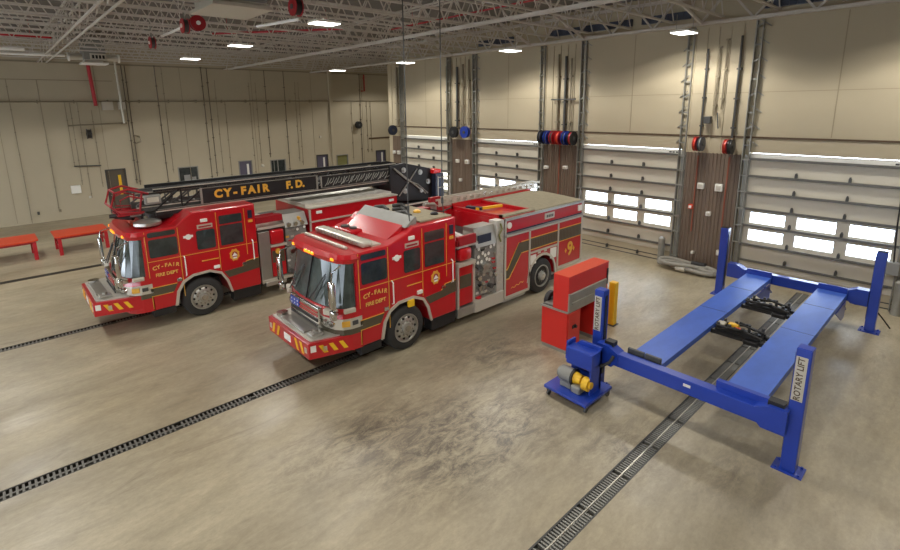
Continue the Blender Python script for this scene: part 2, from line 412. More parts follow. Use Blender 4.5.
# overhead doors
SEC = [4.05, 3.86, 3.33, 2.80, 2.29, 1.76, 1.14, .62, .02]
DLAB = ['wide white overhead door with six windows behind the blue lift', 'white overhead door with six windows between the red cabinet and the engine tail',
        'white overhead door with windows partly behind the engine hose bed', 'white overhead door farthest along the wall, behind the ladder truck turntable']
def overhead_door(k, x0, x1, lab):
    t = thing('door_%d' % (k + 1), lab, 'overhead door', ((x0 + x1) / 2, WY, 0), kind='structure')
    w = (x1 - x0) / 2; ya, yb = .02, .09
    wins = [(-w + .2 + j * (2*w - .4 + .3) / 3, -w + .2 + j * (2*w - .4 + .3) / 3 + (2*w - 1.0) / 3) for j in range(3)]
    for j, (zt, zb) in enumerate(zip(SEC, SEC[1:])):
        b = MB(); zb2 = zb + .012
        if j in (4, 5):
            z0, z1 = (1.86, 2.2) if j == 4 else (1.3, 1.64)
            b.box(-w, w, ya, yb, z1, zt); b.box(-w, w, ya, yb, zb2, z0)
            xs = [-w] + [v for q in wins for v in q] + [w]
            for i in range(0, len(xs), 2): b.box(xs[i], xs[i+1], ya, yb, z0, z1)
        else:
            b.box(-w, w, ya, yb, zb2, zt)
            if j == 7: b.box(-w, w, ya - .01, yb + .1, .0, .03); b.box(-w, w, ya - .02, ya, .40, .44)
        p = b.build('door_section', 'white' if j == 0 else 'offwhite', t)
        if j in (4, 5):
            for q in wins:
                b = MB(); b.box(q[0], q[1], ya + .03, ya + .04, z0, z1); b.build('window_pane', 'frost', p)
        if j == 7:
            b = MB(); b.box(-w, w, ya - .025, ya - .001, .03, .39); b.build('bottom_rail', 'tan', t)
            b = MB(); b.box(-w, w, ya - .035, ya - .025, .15, .18); b.box(-w, w, ya - .04, ya - .025, .0, .03); b.build('seal', 'dgrey', t)
        if j < 7:
            b = MB(); b.box(-w + .02, w - .02, ya - .12, ya - .001, zb - .01, zb + .035); b.box(-w + .02, w - .02, ya - .12, ya - .09, zb + .03, zb + .06)
            n = 14
            for i in range(n): b.box(-w + .05 + i * (2*w - .1) / n, -w + .05 + (i + .55) * (2*w - .1) / n, ya - .13, ya - .12, zb + .0, zb + .05)
            b.build('strut', 'strut', t)
        if 0 < j < 7 or j == 7:
            for hx in (-w / 3.05, w / 3.05):
                b = MB(); b.box(hx - .03, hx + .03, ya - .11, ya - .001, zb + .06, zb + .16); b.box(hx - .018, hx + .018, ya - .13, ya - .02, zb + .16, zb + .2); b.build('hinge', 'dgrey', t)
    b = MB(); [b.box(w - .42 + i * .11, w - .34 + i * .11, ya - .004, ya, 3.93, 3.98) for i in range(3)]; b.build('maker_mark', 'dgrey', t)
    for s in (-1, 1):
        x = s * (w + .07)
        b = MB()
        b.box(x - .11, x - .085, -.17, -.01, 0, 8.0); b.box(x + .06, x + .085, -.13, -.01, 0, 8.0); b.box(x + .085, x + .11, -.06, -.01, 0, 4.0)
        b.box(x - .06, x + .06, -.012, -.002, 0, 4.0)
        for z in [.3, 1.2, 1.75, 2.3, 2.85, 3.35, 3.85]: b.box(x - .12, x + .12, -.15, -.02, z - .02, z + .03)
        for i in range(8): z = 4.3 + i * .5; b.bar((x - .1, -.1, z), (x + .08, -.1, z + .1 * (i % 2)), .045, .045); b.bar((x - s * .0, -.1, z + .2), (x - s * .26, -.02, z), .03, .03)
        b.build('track', 'steel', t)
    return t
for k, ((x0, x1), lab) in enumerate(zip(DOORS, DLAB)): overhead_door(k, x0, x1, lab)
# ------------------------------------------------------------------ ceiling steel
def joist(x, y0, y1, z0=8.22, z1=8.95, w=.09):
    b = MB()
    for sx in (-.035, .035): b.bar((x + sx, y0, z0), (x + sx, y1, z0), .035, .045)
    b.bar((x, y0, z1), (x, y1, z1), .12, .05)
    n = int((y1 - y0) / .75)
    for k in range(n):
        ya = y0 + k * (y1 - y0) / n; yb = y0 + (k + 1) * (y1 - y0) / n; ym = (ya + yb) / 2
        b.bar((x, ya, z0), (x, ym, z1), .028, .028); b.bar((x, ym, z1), (x, yb, z0), .028, .028)
    return b.build('roof_joist', 'joist')
for k in range(24):
    x = -31.6 + k * 1.5
    struct(joist(x, YB + .2, (WY if x > -23.6 else YW) - .15), 'grey open-web steel joist under the roof deck', 'joist', 'roof joists')
def girder(y, x0, x1, lab, z0=8.02, z1=8.95, gap=.2, t=.07):
    b = MB()
    for s in (-gap / 2, gap / 2):
        b.bar((x0, y + s, z0), (x1, y + s, z0), t, t * 1.2); b.bar((x0, y + s, z1 - .05), (x1, y + s, z1 - .05), t, t * 1.2)
    n = int((x1 - x0) / 1.5)
    for k in range(n):
        a = x0 + k * (x1 - x0) / n; c = x0 + (k + 1) * (x1 - x0) / n; m = (a + c) / 2
        b.bar((a, y, z0), (m, y, z1), t * .8, t * .8); b.bar((m, y, z1), (c, y, z0), t * .8, t * .8)
    struct(b.build('ceiling_beam', 'joist'), lab, 'beam')
girder(2.5, WX + .1, XR - .1, 'steel roof girder nearest the camera, over the ladder truck cab', 8.05, 8.95, .36, .045)
girder(11.5, WX + .1, XR - .1, 'steel roof girder across the middle of the bay', 8.04, 8.95, .30, .045)
girder(17.25, WX + .1, XR - .1, 'steel roof girder tight against the overhead door wall', 8.06, 8.95, .12)
# knee braces from the wall girder
for i, x in enumerate((-18.0, -13.3, -6.6, -10.8)):
    b = MB(); b.bar((x, 17.1, 8.05), (x - .4, 15.6, 8.85), .07, .07); struct(b.build('ceiling_beam', 'joist'), 'short sloping steel brace over the door wall', 'beam', 'roof braces')
# dark ribbed door operators above the wall girder
for x0, x1, lab in ((-16.5, -14.5, 'above the door behind the engine hose bed'), (-12.6, -11.2, 'above the six hose reels'), (-11.0, -9.1, 'above the second overhead door, left half'), (-8.7, -7.1, 'above the second overhead door, right half'), (-5.0, -1.6, 'above the overhead door behind the blue lift')):
    b = MB(); b.box(x0, x1, WY - .12, WY - .01, 8.30, 8.54)
    n = int((x1 - x0) / .2)
    for k in range(n + 1): b.box(x0 + k * (x1 - x0) / n - .015, x0 + k * (x1 - x0) / n + .015, WY - .15, WY - .12, 8.30, 8.54)
    tag(b.build('wall_vent', 'bluelouvre'), 'dark blue ribbed louvre high on the wall ' + lab, 'vent')
# pipes under the roof
def pipe(name, pts, r, m, lab, cat='pipe', grp=None): 
    b = MB(); b.tube(pts, r, 8)
    p, q = Vector(pts[0]), Vector(pts[-1])
    if min(p.z, q.z) > 7.5:
        for t in (.12, .88): c = p.lerp(q, t); b.cyl(c, (c.x, c.y, ZC), .008, 5)
    elif name == 'drop_pipe':
        for t in (.2, .8): c = p.lerp(q, t); b.cyl(c, (WX + .001, c.y, c.z), .02, 6)
    return tag(b.build(name, m, smooth=True), lab, cat, grp)
pipe('sprinkler_pipe', [(-16, 11.9, 8.5), (-4, 11.9, 8.5)], .03, 'redpipe', 'red sprinkler pipe along the middle roof girder')
pipe('sprinkler_pipe', [(-25.5, -3, 8.5), (-25.5, 2.4, 8.5)], .05, 'redpipe', 'red sprinkler pipe near the side wall, by the white heater tube')
pipe('sprinkler_pipe', [(-20.5, 6.9, 8.45), (-16.5, 10.2, 8.45)], .04, 'redpipe', 'short slanting red pipe between the joists over the ladder truck')
pipe('white_pipe', [(-19.6, 4.9, 8.1), (-17.0, 4.9, 8.1)], .04, 'white', 'pale pipe beside the ceiling hose reel over the ladder truck cab')
pipe('white_pipe', [(-15.0, 6.35, 8.0), (-13.4, 6.9, 8.05)], .045, 'white', 'pale pipe slanting beside the boxy roof heater')
pipe('heater_tube', [(-28.0, -6, 8.05), (-28.0, 3.0, 8.05)], .07, 'white', 'long white tube reaching to the unit heater')
pipe('heater_tube', [(-27.2, -6, 8.15), (-27.2, 1.6, 8.15)], .07, 'white', 'white tube under the joists, left of the unit heater')

# ceiling lights
def ceiling_light(x, y, z, lab, power):
    t = thing('ceiling_light', lab, 'light', (x, y, z), group='high bay ceiling lights')
    b = MB(); b.box(-.27, .27, -.38, .38, .0, .07, .015); b.build('housing', 'white', t)
    b = MB(); b.box(-.25, .25, -.36, .36, -.012, 0); b.build('diffuser', 'lamp', t)
    for sx in (-.24, .24):
        b = MB(); b.cyl((sx, 0, .07), (sx, 0, 8.2 - z), .008, 6); b.build('hanger', 'steel', t)
    l = bpy.data.lights.new('lamp', 'SPOT'); l.spot_size = math.radians(145); l.spot_blend = .15; l.shadow_soft_size = .45; l.energy = power; l.color = (1, .965, .90)
    o = bpy.data.objects.new('lamp', l); C.objects.link(o); o.parent = t; o.location = (0, 0, -.06)
LP = 620
for x, lab in ((-12.85, 'ceiling light over the gap between the two fire trucks'), (-19.05, 'ceiling light over the far side of the ladder truck cab'), (-25.1, 'ceiling light left of the two over the trucks, toward the side wall'), (-6.6, 'ceiling light over the engine, outside the view'), (-.4, 'ceiling light over the lift, outside the view')):
    ceiling_light(x, 7.35, 7.9, lab, LP)
for x, y, lab in ((-6.55, 15.75, 'bright ceiling light before the pier with the coiled hose'), (-12.75, 15.2, 'ceiling light before the wall left of the six hose reels'), (-19.0, 15.05, 'ceiling light before the overhead door farthest along'), (-24.9, 14.9, 'ceiling light farthest back, near the grey pilaster'), (-.4, 15.6, 'ceiling light by the door wall at the lift, outside the view')):
    ceiling_light(x, y, 7.65, lab, LP)
for x in (-.4, -6.6, -12.85, -19.05, -25.1): ceiling_light(x, -1.0, 7.9, 'ceiling light behind the camera', LP)
ceiling_light(-28.3, 22.0, 7.9, 'ceiling light in the alcove, outside the view', LP)  # added lamp that brightens the alcove; no fixture is seen there

# ------------------------------------------------------------------ trench drains
def drain(x0, x1, y0, y1, lab, centre):
    t = thing('trench_drain', lab, 'drain', ((x0 + x1) / 2, 0, -.03))
    w = (x1 - x0) / 2
    b = MB(); b.box(-w, -w + .025, y0, y1, -.04, .028); b.box(w - .025, w, y0, y1, -.04, .028)
    b.build('frame', 'dgrey' if centre else 'grate', t)
    if centre: b = MB(); b.box(-.008, .008, y0, y1, -.04, .03); b.build('centre_rib', 'satin', t)
    b = MB(); step = .055 if centre else .075; n = int((y1 - y0) / step)
    for k in range(n):
        y = y0 + k * step; h = .02 if k % 18 else -.02
        b.box(-w + .025, w - .025, y, y + step * (.45 if centre else .42), -.03, h)
    b.box(-.02, .02, y0, y1, -.04, .012)
    b.build('grate', 'grey' if centre else 'strut', t)
drain(DR[0][0], DR[0][1], 1.5, 17.3, 'wide trench drain with bright centre rib running under the blue lift', True)
drain(DR[1][0], DR[1][1], -5.0, 14.0, 'dark slotted trench drain running beside and under the engine', False)
drain(DR[2][0], DR[2][1], -5.0, 17.3, 'dark slotted trench drain running under the ladder truck', False)
b = MB(); b.box(-21.75, -21.45, -5, 16, .002, .006); tag(b.build('drain_cover', 'grate'), 'dark flat drain cover in the floor just before the red benches', 'drain')

# ------------------------------------------------------------------ fire trucks
OUT = [(1.23, -1.27), (1.22, -1.45), (1.15, -1.62), (1.0, -1.74), (.75, -1.80), (.35, -1.85)]
def outline(dy=0, dx=0, back=-1.2):
    R = [(x - dx if x > .2 else x, max(y + dy * (abs(y) - 1.2) / .65, -9)) for x, y in OUT]
    return [(1.23 - dx, back)] + R + [(-x, y) for x, y in reversed(R)] + [(-1.23 + dx, back)]
def loft(b, A, za, B, zb):
    a = [b.bm.verts.new((x, y, za)) for x, y in A]; c = [b.bm.verts.new((x, y, zb)) for x, y in B]; n = len(A)
    for i in range(n): b.bm.faces.new((a[i], a[(i+1) % n], c[(i+1) % n], c[i]))
    b.bm.faces.new(a[::-1]); b.bm.faces.new(c)
    return b
S0 = 1.23
def side(name, pts, m, root, s=1, t=.012, x=S0):
    b = MB(); b.prism(pts, 'X', s * (x - .004), s * (x + t)); return b.build(name, m, root)
def rect(y0, y1, z0, z1): return [(y0, z0), (y1, z0), (y1, z1), (y0, z1)]
def rrect(y0, y1, z0, z1, r=.05):
    return arc(y1 - r, z0 + r, r, -PI/2, 0, 3) + arc(y1 - r, z1 - r, r, 0, PI/2, 3) + arc(y0 + r, z1 - r, r, PI/2, PI, 3) + arc(y0 + r, z0 + r, r, PI, 1.5*PI, 3)

def wheel(root, y, s, rim='alu', dual=False):
    b = MB(); w = .34 if not dual else .6; xo = S0 + .005
    prof = [(-w, .32), (-w, .50), (-w + .05, .54), (-.05, .54), (-.02, .52), (0, .46), (0, .345), (-.03, .33)]
    b.lathe([(s * t, r) for t, r in prof], (s * xo, y, .545), 'X', 40)
    tyre = b.build('wheel', 'rubber', root, True)
    d = .05 if dual else .02
    b = MB(); b.lathe([(s * t, r) for t, r in ((-.2, .34), (.012, .345), (.012, .315), (-d, .30), (-d - .01, .27), (-d + .015, .24), (-d + .015, .15), (.05, .13), (.06, .0))], (s * xo, y, .545), 'X', 36)
    r = b.build('rim', rim, tyre, True)
    b = MB()
    for k in range(10):
        a = 2 * PI * k / 10; c = Vector((0, math.cos(a), math.sin(a)))
        p = Vector((s * (xo - d + .015), y, .545)) + c * .255
        b.cyl(p - Vector((s * .02, 0, 0)), p + Vector((s * .004, 0, 0)), .030, 8)
    b.build('rim_hole', 'black', tyre)
    b = MB()
    for k in range(10):
        a = 2 * PI * (k + .5) / 10; c = Vector((0, math.cos(a), math.sin(a)))
        p = Vector((s * (xo - d + .01), y, .545)) + c * .175
        b.cyl(p, p + Vector((s * .04, 0, 0)), .017, 6)
    b.cyl((s * xo, y, .545), (s * (xo + .07), y, .545), .075, 16)
    b.build('lug_nut', 'chrome', tyre)
    return tyre

def fire_cab(root, roof, engine):
    """cab of a fire truck that faces -y; origin on the floor under its centre, between the front wheels"""
    body = [(-1.27, .5), (-.66, .5), (-.58, .86), (-.44, 1.08), (-.2, 1.2), (.22, 1.22), (.5, 1.1), (.64, .86), (.74, .5), (1.62, .5)] + roof
    b = MB(); b.prism(body, 'X', -S0, S0); cab = b.build('cab', 'red', root, bev=.03)
    b = MB(); loft(b, outline(0, 0), .5, outline(0, 0), .86); b.build('nose_skirt', 'red', root)
    b = MB(); loft(b, outline(0, -.004), .86, outline(0, -.004), .99); b.build('nose_stripe', 'stripe', root)
    b = MB(); loft(b, outline(0, -.012), .99, outline(0, -.012), 1.01); loft(b, outline(-.01, -.01), 1.01, outline(-.01, -.01), 1.24); b.build('headlight_band', 'satin', root)
    b = MB(); loft(b, outline(-.03, -.02), 1.24, outline(0, 0), 1.45); b.build('nose_panel', 'red', root)
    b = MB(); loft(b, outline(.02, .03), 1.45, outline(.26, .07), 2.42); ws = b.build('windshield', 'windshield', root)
    # wipers, visible dash light and centre post on the glass
    b = MB()
    b.bar((0, -1.86, 1.46), (0, -1.62, 2.42), .03, .03); ws2 = b.build('centre_post', 'black', ws)
    b = MB()
    for x in (-.75, .2): b.bar((x, -1.885, 1.5), (x + .5, -1.72, 2.15), .018, .02); b.bar((x + .25, -1.87, 1.55), (x + .5, -1.72, 2.1), .03, .012)
    b.build('wiper', 'black', ws)
    for s in (1, -1):
        b = MB(); b.bar((s * 1.2, -1.29, 1.45), (s * 1.18, -1.27, 2.43), .06, .07); b.build('pillar', 'red', root)
    # visor over the windshield
    b = MB(); loft(b, outline(.17, .02), 2.42, outline(.14, -.02), 2.52); loft(b, outline(.14, -.02), 2.52, outline(.22, .02), 2.61); b.build('visor', 'red', root)
    for x in (-.15, 0, .15, .88, -.88):
        yv = -1.69 if abs(x) < .5 else -1.62
        b = MB(); b.box(x - .05, x + .05, yv - .05, yv + .04, 2.47, 2.53, .015); b.build('marker_light', 'amber', root)
    # grille with the flag painted over it
    b = MB(); b.box(-.68, .68, -1.93, -1.8, .96, 1.42, .02); g = b.build('grille', 'chrome', root)
    b = MB(); b.box(-.62, -.2, -1.945, -1.92, 1.2, 1.38); b.build('blue_field', 'blue', g)
    b = MB(); b.box(-.18, .62, -1.945, -1.92, 1.30, 1.335); b.box(-.18, .62, -1.945, -1.92, 1.215, 1.25); b.build('red_slat', 'red', g)
    b = MB(); b.box(-.62, .62, -1.945, -1.92, 1.10, 1.17); b.box(-.62, .62, -1.945, -1.92, 1.0, 1.04); b.build('dark_slat', 'black', g)
    b = MB()
    for k in range(3):
        for j in range(2): b.cyl((-.55 + k * .14, -1.95, 1.25 + j * .08), (-.55 + k * .14, -1.94, 1.25 + j * .08), .022, 5)
    b.build('star', 'white', g)
    # headlamps and turn lamps at the corners
    for s in (1, -1):
        for x, y, rx in ((.78, -1.83, .07), (.95, -1.79, .07)):
            b = MB(); b.cyl((s * x, y + .06, 1.125), (s * (x + .01), y - .02, 1.125), .075, 16); b.cyl((s * x, y + .06, 1.125), (s * (x + .01), y - .035, 1.125), .05, 16, .03); b.build('headlight', 'chrome', root, True)
        b = MB(); b.bar((s * 1.16, -1.655, 1.125), (s * 1.235, -1.50, 1.125), .03, .12); b.build('turn_signal', 'gold', root)
        b = MB(); b.box(s * 1.22 - .02, s * 1.22 + .03, -1.44, -1.3, 1.07, 1.17, .01); b.build('corner_lamp', 'dgrey', root)
        # lamp modules on the red band
        b = MB(); b.bar((s * .82, -1.86, 1.40), (s * 1.12, -1.74, 1.40), .12, .13); b.build('warning_lamp', 'satin', root, bev=.02)
        b = MB(); b.bar((s * 1.21, -1.62, 1.42), (s * 1.25, -1.36, 1.42), .08, .1); b.build('warning_lamp', 'satin', root, bev=.02)
        # mirror on its arm
        b = MB(); b.tube([(s * 1.1, -1.70, 1.40), (s * 1.2, -1.85, 1.5), (s * 1.22, -1.88, 1.75)], .02, 8); b.build('mirror_arm', 'chrome', root, True)
        b = MB(); b.tube([(s * 1.1, -1.58, 2.4), (s * 1.18, -1.84, 2.32), (s * 1.22, -1.88, 2.1)], .016, 8)
        arm = b.build('mirror_arm', 'chrome', root, True)
        b = MB(); b.box(s * 1.22 - .1, s * 1.22 + .1, -1.93, -1.84, 1.56, 2.14, .03); b.box(s * 1.22 - .09, s * 1.22 + .09, -1.93, -1.83, 1.32, 1.52, .03); b.build('mirror', 'chrome', arm, True)
    # bumper with tread-plate deck
    n0 = set(C.objects); F = 0 if engine else -.12
    bo = [(1.22, -1.27), (1.18, -1.62), (.98, -2.36), (-.98, -2.36), (-1.18, -1.62), (-1.22, -1.27)]
    b = MB(); b.prism(bo, 'Z', .5, .86); bumper = b.build('bumper', 'red', root, bev=.015)
    bi = [(1.10, -1.6), (.92, -2.28), (-.92, -2.28), (-1.10, -1.6)]
    b = MB(); b.prism(bi, 'Z', .86, .885); b.build('bumper_deck', 'diamond', root)
    b = MB(); b.box(-.62, .5, -2.22, -1.96, .885, .93, .01); b.build('hose_well_lid', 'alu', root)
    b = MB(); b.box(.62, .86, -2.2, -1.92, .885, .96, .02); b.cyl((.74, -2.06, .96), (.74, -2.06, 1.02), .06); b.build('intake_cap', 'alu', root)
    b = MB(); b.cyl((-.78, -2.1, .885), (-.78, -2.1, .96), .13, 16); b.build('siren', 'chrome', root)
    def onface(p, q, z0, z1, t0, t1, sk, name, m):
        p, q = Vector(p), Vector(q); d = q - p; nrm = Vector((d.y, -d.x)).normalized() * .008
        c = (p + q) / 2
        if nrm.dot(c) < 0: nrm = -nrm
        pts = [(t0 + sk, z0), (t1 + sk, z0), (t1 - sk, z1), (t0 - sk, z1)]
        b = MB(); A = [b.bm.verts.new((*(p + d * t + nrm), z)) for t, z in pts]; B = [b.bm.verts.new((*(p + d * t - nrm), z)) for t, z in pts]
        for i in range(4): b.bm.faces.new((A[i], A[(i+1) % 4], B[(i+1) % 4], B[i]))
        b.bm.faces.new(A); b.bm.faces.new(B[::-1]); return b.build(name, m, bumper)
    for s in (1, -1):
        p, q = (s * .98, -2.36), (s * 1.18, -1.62)
        for t0 in (.34, .62, .90): onface(p, q, .60, .78, t0, t0 + .12, .07, 'chevron', 'yellow')
        onface(p, q, .66, .80, .05, .2, 0, 'bumper_lamp', 'white')
        onface(p, q, .63, .74, .38, .5, 0, 'bumper_lamp', 'satin')
    for t0 in (.12, .24, .70, .82): onface((-.98, -2.36), (.98, -2.36), .56, .80, t0, t0 + .05, .025 if t0 > .5 else -.025, 'chevron', 'yellow')
    onface((-.98, -2.36), (.98, -2.36), .62, .74, .04, .09, 0, 'bumper_lamp', 'satin'); onface((-.98, -2.36), (.98, -2.36), .62, .74, .91, .96, 0, 'bumper_lamp', 'satin')
    onface((-.98, -2.36), (.98, -2.36), .60, .76, .42, .58, 0, 'license_plate', 'white')
    if not engine:   # the ladder truck carries its bumper higher and a little farther out
        for o in C.objects:
            if o not in n0 and o.parent is root: o.location = (0, F, .12)
    # flanks
    for s in (1, -1):
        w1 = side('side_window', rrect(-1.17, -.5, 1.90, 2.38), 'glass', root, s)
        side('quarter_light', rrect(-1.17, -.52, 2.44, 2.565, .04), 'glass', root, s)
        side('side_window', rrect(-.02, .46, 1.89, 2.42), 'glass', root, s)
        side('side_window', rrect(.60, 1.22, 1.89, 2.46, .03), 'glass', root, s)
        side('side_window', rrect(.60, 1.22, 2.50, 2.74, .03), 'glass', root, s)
        side('window_sign', rect(.02, .42, 2.47, 2.58), 'satin', root, s)
        side('sign_stripe', rect(.06, .38, 2.50, 2.54), 'dred', root, s, .016)
        b = MB(); b.box(s * S0 - .03, s * S0 + .03, .12, .3, 2.64, 2.73, .015); b.build('scene_lamp', 'white', root)
        # pinstripes and door seams
        for y0, y1, z0, z1 in ((-1.24, -1.225, .55, 2.6), (-.47, -.455, .7, 2.6), (.52, .535, 1.2, 2.85), (1.29, 1.305, 1.5, 2.85)):
            side('pinstripe', rect(y0, y1, z0, z1), 'gold', root, s, .006)
        side('pinstripe', rect(-1.23, 1.6, 1.80, 1.815), 'gold', root, s, .006)
        # wheel arch trim
        A = [(-.66, .5), (-.58, .86), (-.44, 1.08), (-.2, 1.2), (.22, 1.22), (.5, 1.1), (.64, .86), (.74, .5)]
        B = [(-.73, .5), (-.645, .89), (-.485, 1.13), (-.215, 1.262), (.235, 1.282), (.54, 1.15), (.70, .89), (.80, .5)]
        b = MB()
        for i in range(7): b.prism([A[i], A[i+1], B[i+1], B[i]], 'X', s * (S0 - .01), s * (S0 + .03))
        b.build('wheel_arch_trim', 'satin', root)
        # reflective band
        side('reflective_band', [(-1.25, .9), (-.72, .9), (-.60, 1.12), (-1.25, 1.10)], 'stripe', root, s, .01)
        side('reflective_band', [(.60, 1.14), (.72, .94), (1.61, 1.03), (1.61, 1.33), (1.25, 1.30), (1.12, 1.17)], 'stripe', root, s, .01)
        for z0, dz in ((.885, 0), (1.105, 0)): side('pinstripe', rect(-1.25, -.74 if z0 < 1 else -.62, z0, z0 + .015), 'gold', root, s, .014)
        side('pinstripe', [(1.12, 1.175), (1.25, 1.305), (1.61, 1.335), (1.61, 1.35), (1.245, 1.32), (1.11, 1.19)], 'gold', root, s, .014)
        # grab rails
        for y, z0, z1 in ((-.38, 1.25, 1.80), (1.46, 1.30, 1.90)):
            b = MB(); xx = s * (S0 + .06)
            b.tube([(s * S0, y, z0), (xx, y, z0 + .03), (xx, y, z1 - .03), (s * S0, y, z1)], .016, 8); b.build('grab_rail', 'white', root, True)
        b = MB(); b.box(s * S0 - .01, s * S0 + .04, -.62, -.5, 1.15, 1.24, .01); b.build('door_handle', 'chrome', root)
        b = MB(); b.box(s * S0 - .01, s * S0 + .04, 1.12, 1.24, 1.22, 1.29, .01); b.build('door_handle', 'chrome', root)
        b = MB(); b.box(s * S0 - .02, s * S0 + .04, .34, .5, 1.28, 1.37, .015); b.build('marker_lamp', 'white', root)
        b = MB(); b.cyl((s * S0, -.22, 2.30), (s * (S0 + .02), -.22, 2.30), .075, 10); b.box(s * S0, s * (S0) + s * .015, -.34, -.1, 2.28, 2.34); b.build('eagle_emblem', 'white', root)
        # cab crest: shield with rays
        b = MB(); n = 16
        b.prism([(.93 + (.15 if k % 2 else .125) * math.sin(2*PI*k/n), 1.56 + (.185 if k % 2 else .155) * math.cos(2*PI*k/n)) for k in range(n)], 'X', s * S0, s * (S0 + .012)); cr = b.build('crest', 'gold', root)
        b = MB(); b.prism([(.93 + .08 * math.sin(2*PI*k/10), 1.56 + .1 * math.cos(2*PI*k/10)) for k in range(10)], 'X', s * S0, s * (S0 + .018)); b.build('crest_centre', 'dred', cr)
        b = MB(); b.prism([(.85, 1.53), (1.01, 1.53), (.93, 1.63)], 'X', s * S0, s * (S0 + .024)); b.box(s * S0 - .02, s * S0 + .024, .88, .98, 1.46, 1.5); b.build('crest_mark', 'white', cr)
        # rear edge badges
        b = MB(); b.box(s * S0 - .01, s * S0 + .02, 1.40, 1.52, 2.55, 2.78); b.build('cab_badge', 'bluedark', root)
        b = MB(); b.box(s * S0 - .01, s * S0 + .025, 1.40, 1.52, 2.43, 2.5); b.build('cab_badge_lamp', 'gold', root)
        side('pinstripe', rect(.05, .5, 1.55, 1.575), 'gold', root, s, .006)
        # step under the crew door
        b = MB(); b.box(s * (S0 - .3), s * (S0 - .02), .80, 1.6, .2, .5); b.build('step', 'black', root)
        b = MB(); b.box(s * (S0 - .3), s * (S0 + .0), -1.25, -.72, .32, .5); b.build('step', 'black', root)
        wheel(root, 0, s)
    # lettering on the driver's door, arched like the sign painter's
    word = 'CY-FAIR'
    for i, ch in enumerate(word):
        u = (i - 3) / 3
        text('lettering', ch, .135, 'cream', root, (S0 + .014, -.83 + u * .27, 1.655 - .035 * u * u), '+X', .004, roll=-u * .22, off=.004)
    text('lettering', 'FIRE DEPT', .12, 'cream', root, (S0 + .014, -.83, 1.43), '+X', .004, off=.003)
    b = MB(); b.cyl((-1.1, 0, .545), (1.1, 0, .545), .08); b.build('axle', 'black', root)
    return cab

def gauge_cluster(root, y0, y1, z0, z1, n, m='alu'):
    """operator's panel: plate with round gauges, valve wheels, capped outlets and pull rods"""
    b = MB(); b.box(S0 - .14, S0 - .06, y0, y1, z0, z1); p = b.build('pump_panel', 'grey', root)
    rnd = random.Random(n)
    h = (z1 - z0)
    cols = max(3, int((y1 - y0) / .15)); rows = max(4, int(h / .15))
    for i in range(cols):
        for j in range(rows):
            y = y0 + (i + .5 + rnd.uniform(-.32, .32)) * (y1 - y0) / cols; z = z0 + (j + .5 + rnd.uniform(-.32, .32)) * h / rows
            k = rnd.random(); x = S0 - .06
            if j >= rows - 3 and k < .38:
                b = MB(); b.cyl((x - .01, y, z), (x + .03, y, z), .06, 14); g = b.build('gauge', 'chrome', p, True)
                b = MB(); b.cyl((x + .03, y, z), (x + .034, y, z), .047, 14); b.bar((x + .036, y, z), (x + .036, y + .03, z + .02), .006, .006); b.build('gauge_face', 'white', g)
            elif k < .35:
                b = MB(); b.cyl((x - .01, y, z), (x + .10, y, z), .062, 10); b.cyl((x + .10, y, z), (x + .13, y, z), .072, 8); b.build('outlet_cap', rnd.choice(['chrome', 'alu', 'dgrey']), p, True)
            elif k < .6:
                b = MB(); b.cyl((x, y, z), (x + .07, y, z), .012, 8); b.box(x + .06, x + .09, y - .055, y + .055, z - .02, z + .02); b.build('pull_handle', 'black' if rnd.random() < .5 else 'red', p)
            elif k < .85:
                b = MB(); b.box(x - .01, x + .015, y - .05, y + .05, z - .03, z + .03); b.build('label_plate', rnd.choice(['white', 'satin', 'satin', 'gold']), p)
            else:
                b = MB(); b.cyl((x - .01, y, z), (x + .06, y, z), .03, 8); b.build('drain_valve', 'alu', p)
    return p

# ---- the engine
eng = thing('fire_engine', 'red fire engine with a gold 9 on its tail, closest to the lift', 'fire engine', (-9.77, 6.58, 0))
fire_cab(eng, [(1.62, 2.96), (.30, 2.93), (.12, 2.80), (-.42, 2.63), (-1.27, 2.61)], True)
# roof fittings
b = MB(); b.prism([(-.40, 2.6), (.18, 2.94), (.18, 2.6)], 'X', -.85, .95); b.build('roof_fairing', 'red', eng)
b = MB(); b.prism([(.16, 2.9), (.46, 3.12), (.50, 3.10), (.50, 2.9)], 'X', -.98, 1.08); b.build('roof_deflector', 'grey', eng)
b = MB(); b.box(-1.12, 1.02, -.96, -.68, 2.62, 2.75, .05); lb = b.build('light_bar', 'satin', eng)
b = MB(); [b.box(-1.0 + k * .16, -.9 + k * .16, -.99, -.65, 2.66, 2.73) for k in range(12)]; b.build('light_bar_lens', 'alu', lb)
b = MB(); b.box(-1.05, .8, -1.28, -1.2, 2.61, 2.68, .02); b.build('roof_rail', 'satin', eng)
b = MB(); b.box(-.85, -.1, -.58, -.22, 2.62, 2.74, .04); b.build('roof_hatch', 'red', eng)
b = MB(); b.cyl((-.6, -.4, 2.74), (-.6, -.4, 2.78), .11, 12); b.cyl((-.3, -.36, 2.74), (-.3, -.36, 2.78), .09, 12); b.build('roof_vent', 'dgrey', eng)
b = MB(); b.box(.5, 1.05, -.75, -.5, 2.62, 2.66); b.build('roof_plate', 'satin', eng)
b = MB(); b.box(-1.1, 1.1, .6, 1.6, 2.95, 2.985); b.build('roof_tread', 'canvas', eng)
for k, (x, y) in enumerate(((-.7, .8), (-.1, .95), (.3, .75), (-.5, 1.25))):
    b = MB(); b.tube([(x - .25, y - .06, 3.02), (x, y + .05, 3.06), (x + .3, y - .04, 3.02)], .05, 8); b.build('roof_hose', 'black' if k % 2 else 'dgrey', eng, True)
